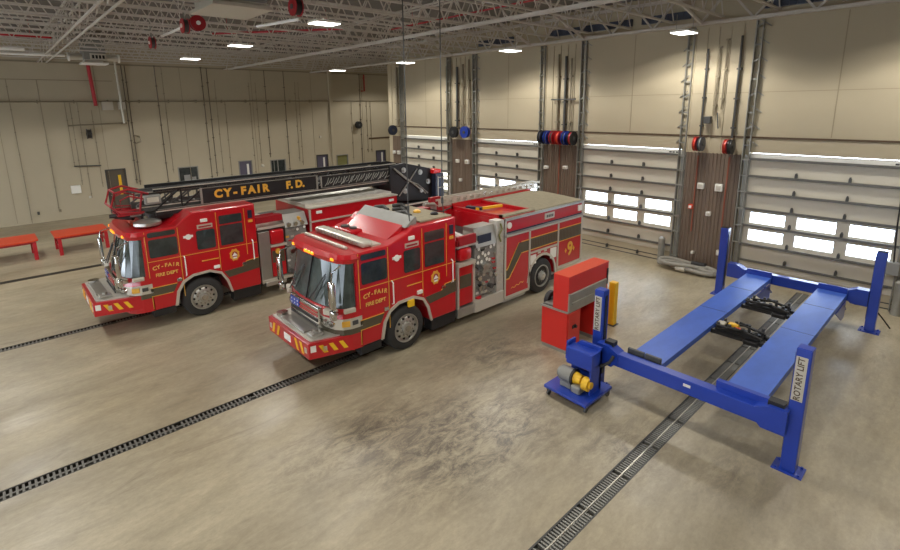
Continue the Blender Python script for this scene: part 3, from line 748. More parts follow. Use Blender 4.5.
for x, y in ((.25, 1.2), (.75, 1.35)):
    b = MB(); b.lathe([(2.97, .10), (3.02, .10), (3.05, .06), (3.05, .001)], (x, y, 0), 'Z', 14); b.build('antenna_base', 'black' if x > .5 else 'gold', eng)
b = MB(); b.box(S0 - .01, S0 + .06, .05, .22, 1.05, 1.22, .01); b.build('wheel_tag', 'yellow', eng)
# frame rails and pump house
b = MB(); b.box(-.5, .5, -1.2, 7.2, .45, .75); b.build('chassis', 'black', eng)
b = MB(); b.box(-S0, S0 - .14, 1.66, 3.46, .5, 2.1); b.build('pump_house', 'dgrey', eng)
# hose bay next to the cab: red panel, red hose cover, silver posts
b = MB(); b.box(S0 - .14, S0 - .03, 1.72, 2.26, .55, 1.62); b.build('side_panel', 'red', eng)
side('reflective_band', rect(1.78, 2.2, 1.02, 1.36), 'stripe', eng, 1, .012, S0 - .03)
b = MB()
for y in (1.70, 2.28): b.box(S0 - .1, S0 + .01, y - .025, y + .025, .5, 1.7)
b.box(S0 - .12, S0 + .04, 1.68, 2.3, 1.62, 1.72); b.build('bay_frame', 'satin', eng)
b = MB(); b.box(S0 - .3, S0 + .02, 1.76, 2.2, 1.74, 2.08, .08)
o = b.build('hose_cover', 'red', eng, True)
b = MB()
for k in range(4): b.cyl((S0 - .3, 1.80 + k * .12, 2.1), (S0 - .06, 1.80 + k * .12, 2.08), .05, 8)
b.build('hose_fold', 'black', eng)
b = MB(); b.box(-.9, S0 - .02, 1.70, 2.5, 2.10, 2.16); b.build('walkway', 'diamond', eng)
b = MB(); b.box(S0 - .08, S0 - .0, 1.7, 2.35, 2.16, 2.40); b.box(-.9, S0, 1.68, 1.74, 2.16, 2.3); b.build('crosslay_guard', 'dred', eng)
b = MB(); b.tube([(-.3, 1.85, 2.22), (.3, 1.95, 2.26), (.8, 1.9, 2.24)], .07, 8); b.build('crosslay_hose', 'black', eng, True)
b = MB(); b.tube([(.1, 2.15, 2.24), (.5, 2.25, 2.27), (.95, 2.2, 2.24)], .075, 8); b.build('crosslay_hose', 'white', eng, True)
gauge_cluster(eng, 2.36, 3.14, .62, 1.98, 5)
b = MB(); b.prism([(S0 - .12, 1.98), (S0 + .0, 1.99), (S0 - .12, 2.5), (S0 - .5, 2.5), (S0 - .5, 1.98)], 'Y', 2.36, 3.14); cp = b.build('control_hood', 'alu', eng)
b = MB(); b.bar((S0 - .025, 2.45, 2.2), (S0 - .025, 2.95, 2.2), .02, .22); b.build('control_screen', 'bluedark', cp)
b = MB(); b.box(S0 - .3, S0, 3.16, 3.45, .45, 2.58, .01); b.build('pump_post', 'diamond', eng)
b = MB(); b.tube([(S0 + .02, 3.28, 2.5), (S0 + .03, 3.34, 2.35), (S0 + .03, 3.22, 2.2), (S0 + .02, 3.3, 2.0)], .025, 8); b.build('rope', 'green', eng, True)
for k in range(6): b = MB(); b.box(S0 - .005, S0 + .012, 3.2 + (k % 2) * .1, 3.32 + (k % 2) * .08, .8 + k * .2, .86 + k * .2); b.build('pump_post_plate', 'satin', eng)
b = MB(); b.box(S0 - .3, S0 + .02, 2.3, 3.45, .22, .56, .01); b.build('running_board', 'satin', eng)
b = MB(); b.box(S0 - .24, S0 + .02, 1.66, 2.3, .25, .5, .01); b.build('running_board', 'alu', eng)
b = MB(); b.lathe([(0, .10), (.05, .11), (.07, .07), (.07, .001)], (S0 - .08, 2.5, .56), 'Z', 14); b.build('intake_cap', 'red', eng)
# rear body with wheel arch
WA = 5.22
archpts = [(WA - .66, .5)] + [(WA - .64 * math.cos(a), .56 + .64 * math.sin(a)) for a in [PI * k / 10 for k in range(1, 10)]] + [(WA + .66, .5)]
b = MB(); b.prism([(3.47, .45), (WA - .66, .45)] + archpts[0:] + [(WA + .66, .6), (7.32, .6), (7.32, 2.57), (3.47, 2.57)], 'X', -S0 + .05, S0 - .0)
b.build('body', 'red', eng)
for s in (1, -1):
    b = MB()
    for i in range(len(archpts) - 1):
        (ya, za), (yb, zb) = archpts[i], archpts[i+1]
        def o2(y, z): d = Vector((y - WA, z - .56)); d = d.normalized() * .07; return (y + d.x, max(.5, z + d.y))
        b.prism([(ya, za), (yb, zb), o2(yb, zb), o2(ya, za)], 'X', s * (S0 - .03), s * (S0 + .03))
    b.build('wheel_arch_trim', 'satin', eng)
side('roll_door', rect(3.54, 4.54, .34, 2.04), 'red', eng, 1, .01)
side('roll_door', rect(4.62, 5.96, 1.42, 2.04), 'red', eng, 1, .01)
side('roll_door', rect(6.04, 7.26, .66, 2.04), 'red', eng, 1, .01)
b = MB()
for y0, y1, z0, z1 in ((3.47, 3.53, .3, 2.57), (4.55, 4.61, .3, 2.1), (5.97, 6.03, .62, 2.1), (7.27, 7.33, .6, 2.57), (3.47, 7.32, 2.06, 2.11), (4.61, 5.97, 1.36, 1.41), (3.5, 4.6, .26, .33), (6.0, 7.3, .58, .65)):
    b.box(S0 - .02, S0 + .03, y0, y1, z0, z1)
b.build('door_frame', 'satin', eng)
b = MB(); b.box(S0 - .02, S0 + .05, 3.47, 7.33, 2.53, 2.60); b.box(S0 - .02, S0 + .035, 3.47, 7.33, 2.13, 2.16)
[b.box(S0 + .05, S0 + .06, 3.5 + k * .16, 3.58 + k * .16, 2.54, 2.59) for k in range(24)]
b.build('body_rail', 'alu', eng)
b = MB(); b.box(S0, S0 + .015, 3.49, 7.3, 2.165, 2.20); b.build('body_seam', 'bluedark', eng)
# stripe along the body
def band(pts, m, t): side('reflective_band', pts, m, eng, 1, t, S0 + .012)
band([(3.54, .84), (3.68, .84), (4.20, 1.50), (4.54, 1.50), (4.54, 1.80), (4.08, 1.80), (3.54, 1.10)], 'stripe', .006)
band(rect(4.62, 5.96, 1.50, 1.82), 'stripe', .006); band(rect(6.04, 7.26, 1.47, 1.84), 'stripe', .006)
for y0, y1, za, zb in ((4.20, 4.54, 1.485, 1.815), (4.62, 5.96, 1.485, 1.835), (6.04, 7.26, 1.455, 1.855)):
    for z in (za, zb): side('pinstripe', rect(y0, y1, z - .01, z + .01), 'gold', eng, 1, .01, S0 + .016)
for dz in (0, .28):
    side('pinstripe', [(3.54, .83 + dz), (3.68 - dz * .3, .83 + dz), (4.20 - dz * .45, 1.48 + dz * 1.18), (4.22 - dz * .45, 1.50 + dz * 1.18), (3.66 - dz * .3, .86 + dz), (3.54, .86 + dz)], 'gold', eng, 1, .01, S0 + .016)
b = MB()
for k in range(16): b.prism(rect(4.66 + k * .08, 4.70 + k * .08, 1.54, 1.78), 'X', S0 + .015, S0 + .022)
for k in range(14): b.prism(rect(6.08 + k * .08, 6.12 + k * .08, 1.52, 1.80), 'X', S0 + .015, S0 + .022)
b.build('band_pattern', 'brownline', eng)
text('number', '9', .60, 'gold', eng, (S0 + .024, 6.66, 1.10), '+X', .004, off=.02)
for dy in (-.22, .22):
    b = MB(); b.prism([(6.66 + dy - .05, 1.08), (6.66 + dy, 1.0), (6.66 + dy + .05, 1.08), (6.66 + dy, 1.16)], 'X', S0 + .01, S0 + .02); b.build('number_scroll', 'gold', eng)
# white compartment doors round the rear wheel and round badge lamps
for y0, y1, z0, z1 in ((4.64, 4.9, 1.02, 1.30), (5.62, 5.92, 1.0, 1.32)): side('bottle_door', rect(y0, y1, z0, z1), 'white', eng, 1, .02)
b = MB(); b.box(S0, S0 + .02, 5.0, 5.12, 1.29, 1.34); b.box(S0, S0 + .02, 5.3, 5.42, 1.29, 1.34); b.build('wheel_badge', 'satin', eng)
b = MB(); b.cyl((S0, 3.66, 2.38), (S0 + .03, 3.66, 2.38), .09, 14); b.box(S0, S0 + .04, 7.05, 7.24, 2.28, 2.46); b.build('perimeter_lamp', 'white', eng)
b = MB(); b.box(S0, S0 + .02, 5.28, 5.76, 2.28, 2.46, .008); bd = b.build('body_badge', 'satin', eng)
b = MB(); [b.box(S0 + .02, S0 + .026, 5.36 + k * .09, 5.42 + k * .09, 2.33, 2.41) for k in range(4)]; b.build('badge_mark', 'dgrey', bd)
b = MB(); b.tube([(S0 + .014, 3.78 + k * .05, .52 + .03 * math.sin(k * 1.7) + k * .008) for k in range(12)], .008, 5); b.build('script_scroll', 'gold', eng)
# hose bed: red well in front, dusty cover behind, ladder rack on the far side
b = MB()
b.box(-.9, 1.12, 3.50, 3.58, 2.3, 2.66); b.box(1.0, 1.2, 3.5, 4.85, 2.5, 2.62); b.box(-.9, -.84, 3.5, 7.3, 2.3, 2.74); b.box(-.9, 1.0, 4.75, 4.83, 2.4, 2.67)
b.build('hose_bed_wall', 'red', eng)
b = MB(); b.box(-.84, 1.0, 3.58, 4.75, 2.35, 2.48); b.build('hose_bed_floor', 'dred', eng)
b = MB(); b.bar((-.1, 3.75, 2.64), (.15, 4.6, 2.66), .09, .07); b.build('pike_pole', 'yellow', eng)
b = MB(); b.bar((-.5, 3.75, 2.64), (.0, 3.9, 2.64), .16, .08); b.build('hose_nozzle', 'bluedark', eng)
b = MB(); b.prism([(-.86, 2.5), (1.2, 2.5), (1.2, 2.61), (.5, 2.66), (-.3, 2.70), (-.86, 2.68)], 'Y', 4.83, 7.32); b.build('hose_bed_cover', 'canvas', eng)
b = MB(); b.box(.98, 1.2, 3.5, 4.83, 2.62, 2.66); b.build('body_ledge', 'canvas', eng)
b = MB(); b.box(-1.24, -.9, 3.3, 7.4, 2.3, 2.66); b.build('rack_panel', 'red', eng)
b = MB()
for z, x in ((2.72, -.96), (2.90, -.96), (2.72, -1.2), (2.90, -1.2)): b.bar((x, 2.9, z), (x, 7.95, z), .05, .06)
for k in range(16): b.cyl((-.96, 3.05 + k * .3, 2.81), (-1.2, 3.05 + k * .3, 2.81), .03, 6); b.box(-.985, -.93, 3.0 + k * .3, 3.14 + k * .3, 2.70, 2.93)
b.build('ground_ladder', 'satin', eng)
b = MB(); b.box(-1.15, -.85, 2.3, 2.9, 2.1, 2.75); b.box(-1.05, -.95, 2.7, 3.1, 2.6, 3.0); b.build('deck_gun_mount', 'dred', eng)
b = MB(); b.cyl((-.7, 2.6, 2.5), (-.7, 2.6, 2.85), .09); b.cyl((-.7, 2.6, 2.85), (-.3, 1.9, 3.0), .07, 10, .05); b.build('deck_gun', 'alu', eng)
b = MB(); b.tube([(.2 , 1.7, 2.98), (.0, 2.3, 2.8), (-.5, 3.1, 2.72)], .02, 6); b.build('hand_rail', 'black', eng)
for s in (1, -1): wheel(eng, WA, s, 'alu', True)
b = MB(); b.box(-S0 + .1, S0 - .1, 3.6, 4.4, .2, .45); b.box(-S0 + .1, S0 - .06, 3.5, 4.5, .14, .26); b.build('tank_step', 'alu', eng)
b = MB(); b.cyl((-1.1, WA, .545), (1.1, WA, .545), .09); b.build('axle', 'black', eng)

# ---- the ladder truck
lad = thing('ladder_truck', 'red ladder truck with black aerial ladder and gold-lettered sign above its roof', 'ladder truck', (-15.2, 3.75, 0))
fire_cab(lad, [(1.62, 2.95), (-.06, 2.95), (-.22, 2.84), (-.5, 2.64), (-1.27, 2.61)], False)
b = MB(); b.lathe([(2.63, .26), (2.68, .33), (2.75, .33), (2.80, .2), (2.80, .001)], (.62, -1.0, 0), 'Z', 24); b.build('roof_dome', 'alu', lad, True)
b = MB(); b.box(-1.0, .2, -1.3, -1.12, 2.61, 2.68, .02); b.build('roof_rail', 'orange', lad)
b = MB(); b.box(-.95, -.1, -1.0, -.6, 2.62, 2.78, .05); b.box(-.6, .1, -.7, -.45, 2.62, 2.8, .05); b.build('roof_gear', 'black', lad)
b = MB(); b.box(-.1, .25, -.95, -.62, 2.62, 2.8, .05); b.build('roof_hose_roll', 'canvas', lad)
b = MB(); b.prism([(-.62, 2.6), (-.06, 2.94), (-.06, 2.6)], 'X', -1.0, .8); b.build('roof_fairing', 'red', lad)
b = MB(); b.box(-.5, .5, -1.2, 9.4, .5, .8); b.build('chassis', 'black', lad)
b = MB(); b.box(-S0 + .05, S0 - .16, 1.66, 3.2, .55, 2.15); b.build('pump_house', 'dgrey', lad)
b = MB(); b.box(S0 - .2, S0 - .02, 1.66, 2.0, .55, 2.05, .01); b.build('side_panel_steel', 'alu', lad)
b = MB(); b.box(S0 - .16, S0 - .04, 2.02, 2.45, .62, 1.56); b.build('side_panel', 'red', lad)
side('reflective_band', rect(2.04, 2.43, 1.05, 1.42), 'stripe', lad, 1, .012, S0 - .04)
b = MB(); b.cyl((S0 - .04, 2.22, 1.4), (S0 + .02, 2.22, 1.4), .085, 14); b.build('gold_cap', 'gold', lad)
b = MB(); b.box(S0 - .3, S0 + .02, 2.02, 2.44, 1.62, 2.06, .06); b.build('hose_cover', 'red', lad, True)
b = MB(); b.box(S0 - .14, S0 + .03, 2.0, 2.5, 1.55, 1.62); b.build('bay_frame', 'satin', lad); b = MB(); b.box(S0 - .3, S0 + .02, 1.66, 3.2, .5, .58); b.build('bay_frame', 'satin', lad)
b = MB(); b.box(-.9, S0 - .05, 1.66, 2.5, 2.12, 2.2); b.build('walkway', 'satin', lad)
b = MB(); b.box(S0 - .3, S0 - .05, 1.64, 2.45, 2.32, 2.5); b.box(S0 - .75, S0 - .68, 1.64, 2.45, 2.2, 2.44); b.build('crosslay_guard', 'dred', lad)
gauge_cluster(lad, 2.52, 3.2, .62, 2.02, 9)
b = MB(); b.prism([(S0 - .14, 2.05), (S0, 2.06), (S0 - .2, 2.45), (S0 - .9, 2.45), (S0 - .9, 2.05)], 'Y', 2.5, 3.25); cp = b.build('control_hood', 'alu', lad)
for k in range(3):
    b = MB(); b.cyl((S0 - .06, 2.62 + k * .22, 2.16), (S0 + .02, 2.62 + k * .22, 2.14), .07, 12); b.build('hood_gauge', 'chrome', cp)
b = MB(); b.cyl((S0 - .14, 3.0, 2.3), (S0 - .05, 3.0, 2.27), .05, 10); b.build('hood_valve', 'gold', cp)
b = MB(); b.box(S0 - .25, S0 + .04, 1.75, 2.4, .38, .5, .01); b.build('running_board', 'alu', lad)
# rear body
b = MB(); b.box(-S0 + .05, S0, 3.3, 6.75, .6, 2.52); b.box(-S0 + .05, S0, 6.75, 9.6, .6, 1.75); b.build('body', 'red', lad)
b = MB(); b.box(-S0 + .05, S0 + .03, 3.3, 6.78, 2.52, 2.56); b.box(S0 - .02, S0 + .03, 3.3, 9.55, 2.08, 2.13); b.box(S0 - .02, S0 + .03, 3.3, 3.36, .6, 2.5); b.build('body_rail', 'satin', lad)
b = MB(); b.box(-S0 + .1, S0 - .25, 3.32, 6.7, 2.56, 2.64); b.build('body_top', 'diamond', lad)
b = MB(); b.box(S0, S0 + .03, 3.55, 3.75, 2.34, 2.43, .01); b.build('perimeter_lamp', 'white', lad); b = MB(); b.box(S0, S0 + .03, 6.4, 6.6, 2.34, 2.43, .01); b.build('perimeter_lamp', 'white', lad)
side('roll_door', rect(3.42, 4.9, .75, 2.04), 'red', lad, 1, .01); side('roll_door', rect(4.98, 6.6, 1.4, 2.04), 'red', lad, 1, .01)
b = MB(); b.box(S0 - .02, S0 + .03, 4.9, 4.97, .6, 2.1); b.box(S0 - .02, S0 + .03, 6.62, 6.7, .6, 2.1); b.build('door_frame', 'satin', lad)
for y in (5.6, 6.95):
    for s in (1, -1): wheel(lad, y, s, 'satin', True)
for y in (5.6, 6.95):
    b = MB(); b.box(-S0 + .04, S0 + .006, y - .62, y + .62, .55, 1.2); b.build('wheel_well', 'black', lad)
# turntable and heel of the aerial
b = MB(); b.lathe([(1.75, .95), (2.0, .95), (2.02, .9), (2.02, .001)], (0, 8.3, 0), 'Z', 32); tt = b.build('turntable', 'black', lad)
b = MB()
for s in (1, -1):
    b.prism([(6.95, 2.62), (7.3, 2.15), (8.9, 2.02), (9.05, 2.6), (8.9, 3.25), (7.6, 3.56), (6.95, 3.5)], 'X', s * .5, s * .62)
b.build('heel_plate', 'black', lad)
b = MB()
for y, z in ((7.55, 3.3), (7.6, 2.5), (8.35, 3.15), (8.4, 2.45), (8.75, 2.75)): b.cyl((.62, y, z), (.67, y, z), .10, 14); b.cyl((.67, y, z), (.70, y, z), .05, 10)
b.build('pin_cap', 'alu', lad)
b = MB(); b.bar((.66, 7.1, 3.4), (.66, 8.6, 2.3), .05, .05); b.bar((.66, 7.3, 2.35), (.66, 8.2, 3.3), .035, .035); b.tube([(.66, 7.2, 3.3), (.68, 7.7, 2.9), (.66, 8.2, 2.7), (.68, 8.7, 2.3)], .025, 6); b.build('hydraulic_line', 'steel', lad)
b = MB(); b.box(-.5, .5, 7.2, 8.7, 2.3, 3.1); b.build('hoist_block', 'black', lad)
b = MB(); b.box(.3, .85, 8.95, 9.4, 1.8, 3.05, .02); b.box(-.85, .25, 9.0, 9.5, 1.8, 2.9, .02); b.build('operator_console', 'bluedark', lad)
b = MB(); b.box(.3, .8, 8.9, 9.3, 3.05, 3.2, .02); b.build('console_lamp', 'orangelamp', lad)
b = MB()
for x in (.95, -.95):
    for z in (2.5, 2.9): b.cyl((x, 9.0, z), (x, 9.62, z), .018, 6)
    for y in (9.0, 9.62): b.cyl((x, y, 1.75), (x, y, 2.95), .018, 6)
b.build('hand_rail', 'satin', lad)
# aerial ladder: base section with a sign board, nested fly section, rungs
def ladder_section(name, x, y0, y1, z0, z1, pitch, m='black', rail=.09):
    b = MB()
    for s in (1, -1):
        b.box(s * x - .045, s * x + .045, y0, y1, z0, z0 + .16); b.box(s * x - .035, s * x + .035, y0, y1, z1 - rail, z1)
        n = int((y1 - y0) / pitch)
        for k in range(n):
            ya = y0 + k * (y1 - y0) / n; yb = y0 + (k + 1) * (y1 - y0) / n
            b.bar((s * x, ya, z0 + .15), (s * x, yb, z1 - .06), .04, .04); b.bar((s * x, yb, z0 + .15), (s * x, yb, z1 - .06), .035, .035)
    o = b.build(name, m, lad)
    b = MB(); n = int((y1 - y0) / .34)
    for k in range(n): b.cyl((-x, y0 + .17 + k * .34, z0 + .1), (x, y0 + .17 + k * .34, z0 + .1), .022, 6)
    b.build('rung', 'steel', o)
    b = MB(); b.box(x + .045, x + .052, y0, y1, z0 + .10, z0 + .13); b.box(x + .035, x + .042, y0, y1, z1 - .03, z1 - .01); b.build('edge_line', 'satin', o)
    return o
ladder_section('ladder_base_section', .47, -.75, 7.3, 2.84, 3.58, .62)
ladder_section('ladder_fly_section', .35, -1.15, 6.6, 2.98, 3.50, .42, 'dgrey')
# sign board with lettering
b = MB(); b.box(.50, .52, .46, 4.0, 3.03, 3.43); sg = b.build('sign_board', 'black', lad)
b = MB(); b.box(.515, .53, .40, .46, 2.98, 3.46); b.box(.515, .53, 4.0, 4.06, 2.98, 3.46); b.box(.515, .53, .46, 4.0, 3.44, 3.46); b.box(.515, .53, -.7, 4.0, 2.99, 3.01); b.build('sign_frame', 'steel', sg)
for ch, y in zip('CY-FAIR', (.89, 1.15, 1.37, 1.61, 1.86, 2.07, 2.29)):
    text('sign_lettering', ch, .32, 'gold', sg, (.528, y, 3.235), '+X', .006, off=.016)
for ch, y in (('F.', 3.06), ('D.', 3.42)): text('sign_lettering', ch, .32, 'gold', sg, (.528, y, 3.24), '+X', .006, off=.016)
b = MB(); b.box(.52, .535, 4.15, 7.1, 3.02, 3.40)
o = b.build('lattice_web', 'black', lad)
b = MB()
r3 = random.Random(3)
b.box(.535, .545, 4.15, 7.0, 3.40, 3.42); b.box(.535, .545, 4.15, 7.0, 3.0, 3.02); b.box(.535, .545, 4.15, 4.2, 3.0, 3.42)
for k in range(26): 
    y = 4.3 + k * .102; b.tube([(.542, y, 3.06 + .04 * (k % 3)), (.545, y + .09, 3.2 + r3.uniform(-.06, .06)), (.542, y + .16, 3.33 - .03 * (k % 2))], .012, 5)
b.build('chain_guide', 'steel', o)
# tip: red bucket hoops, lamp box and nozzle
b = MB()
for s in (1, -1):
    b.tube([(s * .42, -.85, 3.45), (s * .42, -1.3, 3.62), (s * .4, -1.6, 3.55), (s * .38, -1.72, 3.2), (s * .4, -1.55, 3.0), (s * .42, -1.0, 2.98)], .03, 8)
    b.tube([(s * .42, -.9, 3.3), (s * .42, -1.3, 3.44), (s * .4, -1.5, 3.35), (s * .4, -1.5, 3.1), (s * .42, -1.1, 3.05)], .02, 8)
    b.tube([(s * .42, -1.1, 2.98), (s * .42, -1.0, 3.5)], .025, 8)
for y, z in ((-1.6, 3.55), (-1.72, 3.2), (-1.55, 3.0)): b.tube([(-.4, y, z), (.4, y, z)], .025, 8)
b.build('tip_hoop', 'dred', lad, True)
b = MB(); b.box(-.4, .42, -1.6, -1.05, 2.93, 2.97); b.build('tip_platform', 'dred', lad)
b = MB(); b.box(.42, .6, -.98, -.6, 3.18, 3.42, .02); lm = b.build('tip_lamp_box', 'grey', lad)
b = MB(); b.box(.6, .61, -.93, -.66, 3.24, 3.37); b.build('lamp_face', 'satin', lm)
b = MB(); b.cyl((.2, -1.0, 2.9), (.1, -1.75, 2.92), .10, 10, .05); b.box(-.1, .4, -.9, -.3, 2.72, 2.9, .03); b.cyl((-.3, -1.55, 2.85), (.0, -1.2, 2.8), .09); b.build('water_monitor', 'black', lad)
b = MB(); b.box(.05, .3, -1.3, -1.05, 2.86, 2.95, .02); b.build('monitor_valve', 'steel', lad)
b = MB(); b.bar((-.3, .3, 2.95), (-.3, .3, 2.76), .1, .1); b.box(-.5, .5, .2, .4, 2.76, 2.86); b.box(-.5, .5, .25, .35, 2.6, 2.78); b.build('ladder_cradle', 'black', lad)

# ------------------------------------------------------------------ four-post lift
lift = thing('vehicle_lift', 'bright blue four-post vehicle lift with two long runways in front of the white overhead door', 'vehicle lift', (0, 0, 0))
POSTS = [(-1.37, 8.47, 1), (-4.68, 8.47, -1), (-1.33, 15.5, 1), (-4.78, 15.5, -1)]
for x, y, s in POSTS:
    f = 1 if y < 10 else -1
    b = MB(); b.prism([(x - .1, y - .1), (x + .1, y - .1), (x + .1, y + .1), (x + .1, y + .1), (x - .1, y + .1)][:3] + [(x + .1, y + .1), (x - .1, y + .1)], 'Z', 0.02, 2.05)
    p = b.build('post', 'blue', lift, bev=.012)
    b = MB(); b.box(x - .2, x + .2, y - .16, y + .16, 0, .02); 
    for dx in (-.15, .15):
        for dy in (-.12, .12): b.cyl((x + dx, y + dy, .02), (x + dx, y + dy, .05), .02, 6)
    b.build('base_plate', 'blue', p)
    b = MB(); b.box(x - s * .1 - .012, x - s * .1 + .012, y - .04, y + .04, .3, 1.95); b.build('ladder_slot', 'black', p)
    b = MB(); b.box(x - .09, x + .09, y - .09, y + .09, 2.05, 2.06); b.build('post_cap', 'black' if y > 10 else 'blue', p)
    if y < 10:
        b = MB(); b.box(x - .085, x + .06, y - .108, y - .1, 1.22, 1.93); pl = b.build('name_plate', 'satin', p)
        text('lettering', 'ROTARY LIFT', .115, 'brownline', pl, (x - .012, y - .109, 1.575), '-Y', .002, roll=PI/2, off=.002)
for y, f in ((8.36, 1), (15.5, -1)):
    xa, xb = -4.58, -1.46
    b = MB(); b.box(xa, xb, y - .1, y + .1, .68, .94); cb = b.build('crossbeam', 'blue', lift, bev=.01)
    for x, s in ((xa, 1), (xb, -1)):
        b = MB(); b.prism([(x - s * .02, .64), (x + s * .30, .64), (x + s * .42, .76), (x + s * .42, .94), (x + s * .22, 1.04), (x - s * .02, 1.04)], 'Y', y - .12, y + .12)
        b.build('end_bracket', 'blue', cb)
    if f > 0:
        b = MB(); b.box(-2.95, -2.83, y - .105, y - .1, .82, .87); b.build('warning_label', 'white', cb)
        b = MB(); b.box(-1.72, -1.5, y - .04, y + .12, .94, 1.1); b.build('lock_box', 'black', cb)
        b = MB(); b.box(-1.70, -1.56, y - .105, y - .1, .86, .98); b.build('warning_label', 'satin', cb)
        b = MB(); b.box(-4.48, -4.3, y - .04, y + .12, .94, 1.1); b.build('lock_box', 'black', cb)
for x0, x1, left in ((-4.08, -3.48, True), (-2.44, -1.84, False)):
    b = MB(); b.box(x0, x1, 8.55, 15.35, .84, .87); b.box(x0, x0 + .04, 8.55, 15.35, .75, .84); b.box(x1 - .04, x1, 8.55, 15.35, .75, .84)
    rw = b.build('runway', 'bluetop', lift)
    b = MB(); b.box(x0 + .0, x1, 15.33, 15.38, .80, 1.02); b.build('end_stop', 'blue', rw)
    b = MB(); b.prism([(15.1, .62), (15.62, .36), (15.62, .40), (15.1, .68)], 'X', x0, x1); b.prism([(14.2, .68), (15.38, .68), (15.38, .24), (15.1, .24)], 'X', x1 - .03, x1); b.build('ramp', 'blue', rw)
    b = MB(); b.box(x0 - .001, x1 + .001, 12.0, 12.012, .84, .872); b.box(x0, x1, 13.9, 13.92, .84, .873); b.build('deck_seam', 'black', rw)
    if left:
        b = MB(); b.box(x0 - .02, x0 + .30, 8.5, 8.56, .86, 1.02, .01); b.box(x0 + .32, x1 + .02, 8.5, 8.56, .86, 1.02, .01); b.build('wheel_stop', 'dgrey', rw)
    else:
        b = MB(); b.box(x0 - .05, x1 + .12, 8.42, 8.52, .80, 1.06); b.build('raised_stop', 'blue', rw)
# two rolling jacks bridging the runways
def jack(y, lab, extra):
    t = thing('rolling_jack', lab, 'jack', (-2.96, y, .70), group='black rolling jacks between the lift runways')
    b = MB(); b.box(-.52, .52, -.24, -.14, .02, .10); b.box(-.52, .52, .14, .24, .02, .10); b.box(-.42, .42, -.14, .14, -.02, .05)
    b.build('beam', 'black', t)
    b = MB()
    for s in (-1, 1): b.bar((s * .4, -.19, .12), (s * -.1, -.19, .24), .05, .05); b.bar((s * .4, .19, .12), (s * -.1, .19, .24), .05, .05)
    b.box(-.45, .40, -.20, -.14, .10, .16); b.build('scissor_arm', 'black', t)
    b = MB()
    for x in (-.42, -.2, .05, .3): b.cyl((x, -.12, .06), (x, -.12, .26), .035, 8); b.cyl((x + .06, .12, .06), (x + .06, .12, .28), .03, 8)
    b.build('adapter_pin', 'dgrey', t)
    b = MB(); b.box(.12, .4, -.3, -.2, .0, .1, .02); b.build('pump_box', 'black', t)
    b = MB()
    for s in (-1, 1):
        for yy in (-.19, .19): b.cyl((s * .49, yy - .03, .05), (s * .49, yy + .03, .05), .055, 12)
    b.build('roller', 'steel', t)
    b = MB(); b.tube([(-.45, -.16, .2), (-.2, -.26, .24), (.1, -.18, .22), (.45, -.24, .18)], .022, 6); b.tube([(-.4, .05, .2), (0, .0, .28), (.4, .06, .2)], .018, 6); b.build('air_hose', 'rubber', t)
    if extra:
        b = MB(); b.box(-.25, -.05, -.08, .05, .2, .27, .015); b.build('yellow_label', 'yellow', t)
        b = MB(); b.box(-.1, .06, -.17, -.08, .18, .24, .015); b.build('red_label', 'orange', t)
        b = MB(); b.box(-.46, -.3, -.12, .06, .18, .24, .02); b.build('grey_cap', 'satin', t)
jack(11.25, 'black rolling jack with yellow and orange labels, the nearer of two between the runways', True)
jack(13.2, 'plain black rolling jack, the farther of two between the runways', False)

# blue wheeled power cart in front of the post
t = thing('power_cart', 'blue wheeled power cart with yellow coupling and grey motor beside the red cabinet', 'cart', (-4.72, 7.9, 0))
b = MB(); b.prism([(-.50, -.50), (.46, -.55), (.46, .40), (-.50, .45)], 'Z', .15, .21); b.build('platform', 'blue', t, bev=.01)
for x in (-.42, .40):
    for y in (-.44, .34):
        b = MB(); b.cyl((x - .02, y, .055), (x + .02, y, .055), .055, 14); b.box(x - .035, x + .035, y - .03, y + .03, .10, .15); b.build('caster', 'dgrey', t)
b = MB(); b.prism([(-.28, .21), (.34, .21), (.34, 1.08), (-.10, 1.08), (-.28, .92)], 'Y', .10, .16); b.prism([(-.12, .75), (.16, .75), (.16, 1.08), (-.1, 1.08)], 'X', -.28, -.24); b.box(.30, .34, -.2, .16, .21, 1.02); b.box(-.28, .34, -.12, .12, .72, .76)
b.build('frame', 'blue', t)
b = MB(); b.box(-.26, .32, -.14, .12, .64, 1.0, .03); b.build('reservoir', 'blue', t)
b = MB(); b.cyl((-.30, -.18, .44), (-.04, -.18, .44), .15, 18); b.cyl((-.36, -.18, .44), (-.30, -.18, .44), .10, 16); b.box(-.28, -.05, -.28, -.08, .21, .32); b.build('motor', 'grey', t, True)
b = MB(); b.cyl((-.04, -.18, .44), (.0, -.18, .44), .17, 18); b.build('motor_flange', 'black', t, True)
b = MB(); b.cyl((.0, -.18, .44), (.14, -.18, .44), .12, 14, .09); b.cyl((.2, -.2, .42), (.32, -.2, .42), .13, 14); b.cyl((.32, -.2, .42), (.36, -.2, .42), .07, 10); b.build('coupling', 'yellow', t, True)
b = MB(); b.box(.0, .2, -.36, -.1, .21, .36, .03); b.build('pump_foot', 'grey', t)
b = MB(); b.tube([(.34, .1, .7), (.48, .2, .8), (.5, .3, .9)], .03, 8); b.build('hydraulic_hose', 'rubber', t, True)

